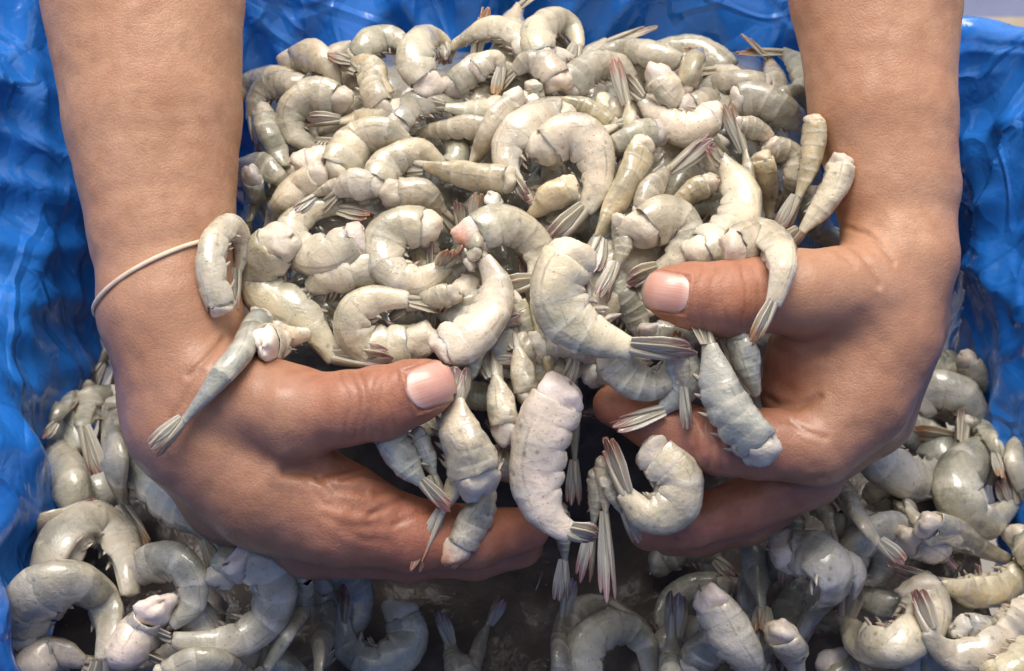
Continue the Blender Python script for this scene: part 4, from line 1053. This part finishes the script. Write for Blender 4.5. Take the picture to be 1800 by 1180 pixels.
# ------------------------------------------------------------------ lying on the hands
F('shrimp draped over the left thumb, big curved back', [(492, 432), (458, 478), (478, 522), (530, 548), (566, 592), (592, 632)], 92, 'c', tail=(692, 648), on_hand=True, roll=15, fl=.3, dz=.2)
F('shrimp with a long thin tail lying slantwise over the left wrist', [(456, 560), (428, 610), (395, 652), (358, 698), (322, 740)], 56, 'b', tail=(268, 802), on_hand=True, roll=50, side=1, fl=.1, lat=.8)
F('white-ended shrimp lying on the base of the left thumb', [(470, 605), (500, 596), (545, 588)], 70, 'w', on_hand=True, fl=.9, roll=30)
F('curled shrimp lying on the left wrist over the elastic band', [(392, 540), (374, 478), (382, 422), (412, 400), (424, 440), (416, 478)], 56, 'g', tail=(412, 568), on_hand=True, fl=.1, roll=12)
F('shrimp draped over the right thumb, tail hanging to the palm', [(1292, 440), (1338, 420), (1370, 452), (1366, 500), (1356, 535)], 76, 'c', tail=(1328, 610), on_hand=True, roll=14, fl=.3)

# ------------------------------------------------------------------ drops of water shaken loose
def drop(x, y, z, w, h, tilt):
    vs = []; fs = []; n = 8; prof = [(0, -1), (.6, -.8), (1, -.3), (.85, .2), (.45, .7), (0.02, 1)]
    c = P(x, y, z)
    for r, q in prof:
        for k in range(n):
            a = 6.2832*k/n; lx = r*w*math.cos(a); lu = q*h; vs.append(c + np.array([lx*math.cos(tilt)-lu*math.sin(tilt), lu*math.cos(tilt)+lx*math.sin(tilt), r*w*math.sin(a)]))
    for a in range(5):
        for k in range(n): fs.append((a*n+k, a*n+(k+1) % n, (a+1)*n+(k+1) % n, (a+1)*n+k))
    o = mesh_obj('water_drop', to_world(np.array(vs)), fs, M['drop'])
    return o
b_ = NB('water_clear'); M['drop'] = b_.set(Base_Color=(.9, .93, .95), Roughness=.03, Transmission_Weight=1.0, IOR=1.33)
for (x, y, z, w, h, t, lb) in [(948, 1020, -1, .035, .42, -.35, 'long thin water drop over the dark water, largest streak'), (955, 1092, -3, .03, .2, .8, 'short slanting water drop just above the bottom of the dark water'),
        (918, 1110, -4, .03, .18, .2, 'small upright water drop low and left over the dark water'), (1228, 1038, -2, .05, .3, -.12, 'plump water drop falling right of the dark water'),
        (1143, 1006, -2, .05, .10, 0, 'round water drop under the spread-flanked shrimp'), (862, 915, 1.4, .04, .16, -.5, 'water drop beside the hanging orange-stumped shrimp')]:
    tag(drop(x, y, z, w, h, t), lb, 'water drop', 'falling water drops')

# ------------------------------------------------------------------ low-lying shrimp: drop those nothing shows of, and name the rest by what they lie beside
MARKS = [(350, 300, 'the banded forearm'), (300, 500, 'the elastic band'), (760, 685, 'the left thumbnail'), (560, 740, 'the left thumb'), (1172, 515, 'the right thumbnail'), (1290, 520, 'the right thumb'),
         (1450, 300, 'the unbanded forearm'), (1500, 420, 'the creased right wrist'), (1250, 780, 'the right index finger'), (1280, 900, 'the right middle finger'), (900, 60, 'the arched shrimp of the back row'),
         (980, 60, 'the doubled-up shrimp at the top'), (510, 110, 'the ragged-fleshed shrimp'), (880, 150, 'the orange tail'), (1085, 140, 'the upright reddish tail'), (1285, 220, 'the tallest thin tail'),
         (960, 300, 'the centre pair'), (815, 310, 'the yellow banded shrimp'), (830, 410, 'the orange-red spot'), (1030, 530, 'the big cream shrimp'), (970, 840, 'the dropping shrimp'), (480, 520, 'the shrimp draped over the left thumb'),
         (1200, 205, 'the pinkish glassy shrimp'), (1140, 400, 'the smooth white cut end'), (540, 215, 'the dark purple tail'), (660, 280, 'the broad yellowish shrimp'),
         (160, 960, 'the arched white belly'), (430, 1050, 'the orange-veined shrimp'), (660, 1130, 'the v-shaped shrimp'), (1080, 1140, 'the round back in the water'), (1560, 1100, 'the hook-shaped shrimp'),
         (1720, 1120, 'the bottom right arched shrimp'), (1720, 870, 'the fat greenish shrimp'), (1650, 730, 'the ringed shrimp'), (1600, 830, 'the glossy-flanked shrimp'), (80, 830, 'the tail touching blue plastic'),
         (200, 800, 'the twin tails left of the hand'), (1430, 1030, 'the frayed pale shrimp'), (1280, 1120, 'the large cut end near the water'), (1660, 1020, 'the long yellowish shrimp'), (300, 860, 'the pale shrimp below the left hand'),
         (60, 1120, 'the largest corner shrimp'), (1510, 880, 'the long slim shrimp'), (1320, 1000, 'the broad straight shrimp')]
DIRS = ['right of', 'above and right of', 'above', 'above and left of', 'left of', 'below and left of', 'below', 'below and right of']
ORD = ['', 'second ', 'third ', 'fourth ', 'fifth ', 'sixth ', 'seventh ']
seen = {}
for o, pts, lab in FILL:
    vis = []
    for x, y, d in pts:
        i, j = FLD.ij(x, y); i = int(i); j = int(j)
        if 0 < x < 1800 and 0 < y < 1180 and FLD.z[i, j] <= d + .25 and HAND.z[max(0, i-1):i+2, max(0, j-1):j+2].max() < d: vis.append((x, y))
    if len(vis) < 2:
        for c in list(o.children): bpy.data.objects.remove(c)
        bpy.data.objects.remove(o); continue
    mx, my = np.mean(vis, axis=0)
    q = min(MARKS, key=lambda m: math.hypot(m[0]-mx, m[1]-my))
    a = math.atan2(-(my-q[1]), mx-q[0]); dr = DIRS[int(round(a/(math.pi/4))) % 8]
    kind = 'dark half-buried' if 'dark' in lab else 'grey half-buried'
    key = (kind, dr, q[2]); n = seen.get(key, 0); seen[key] = n+1
    o['label'] = ORD[min(n, 6)] + kind + ' shrimp just ' + dr + ' ' + q[2]
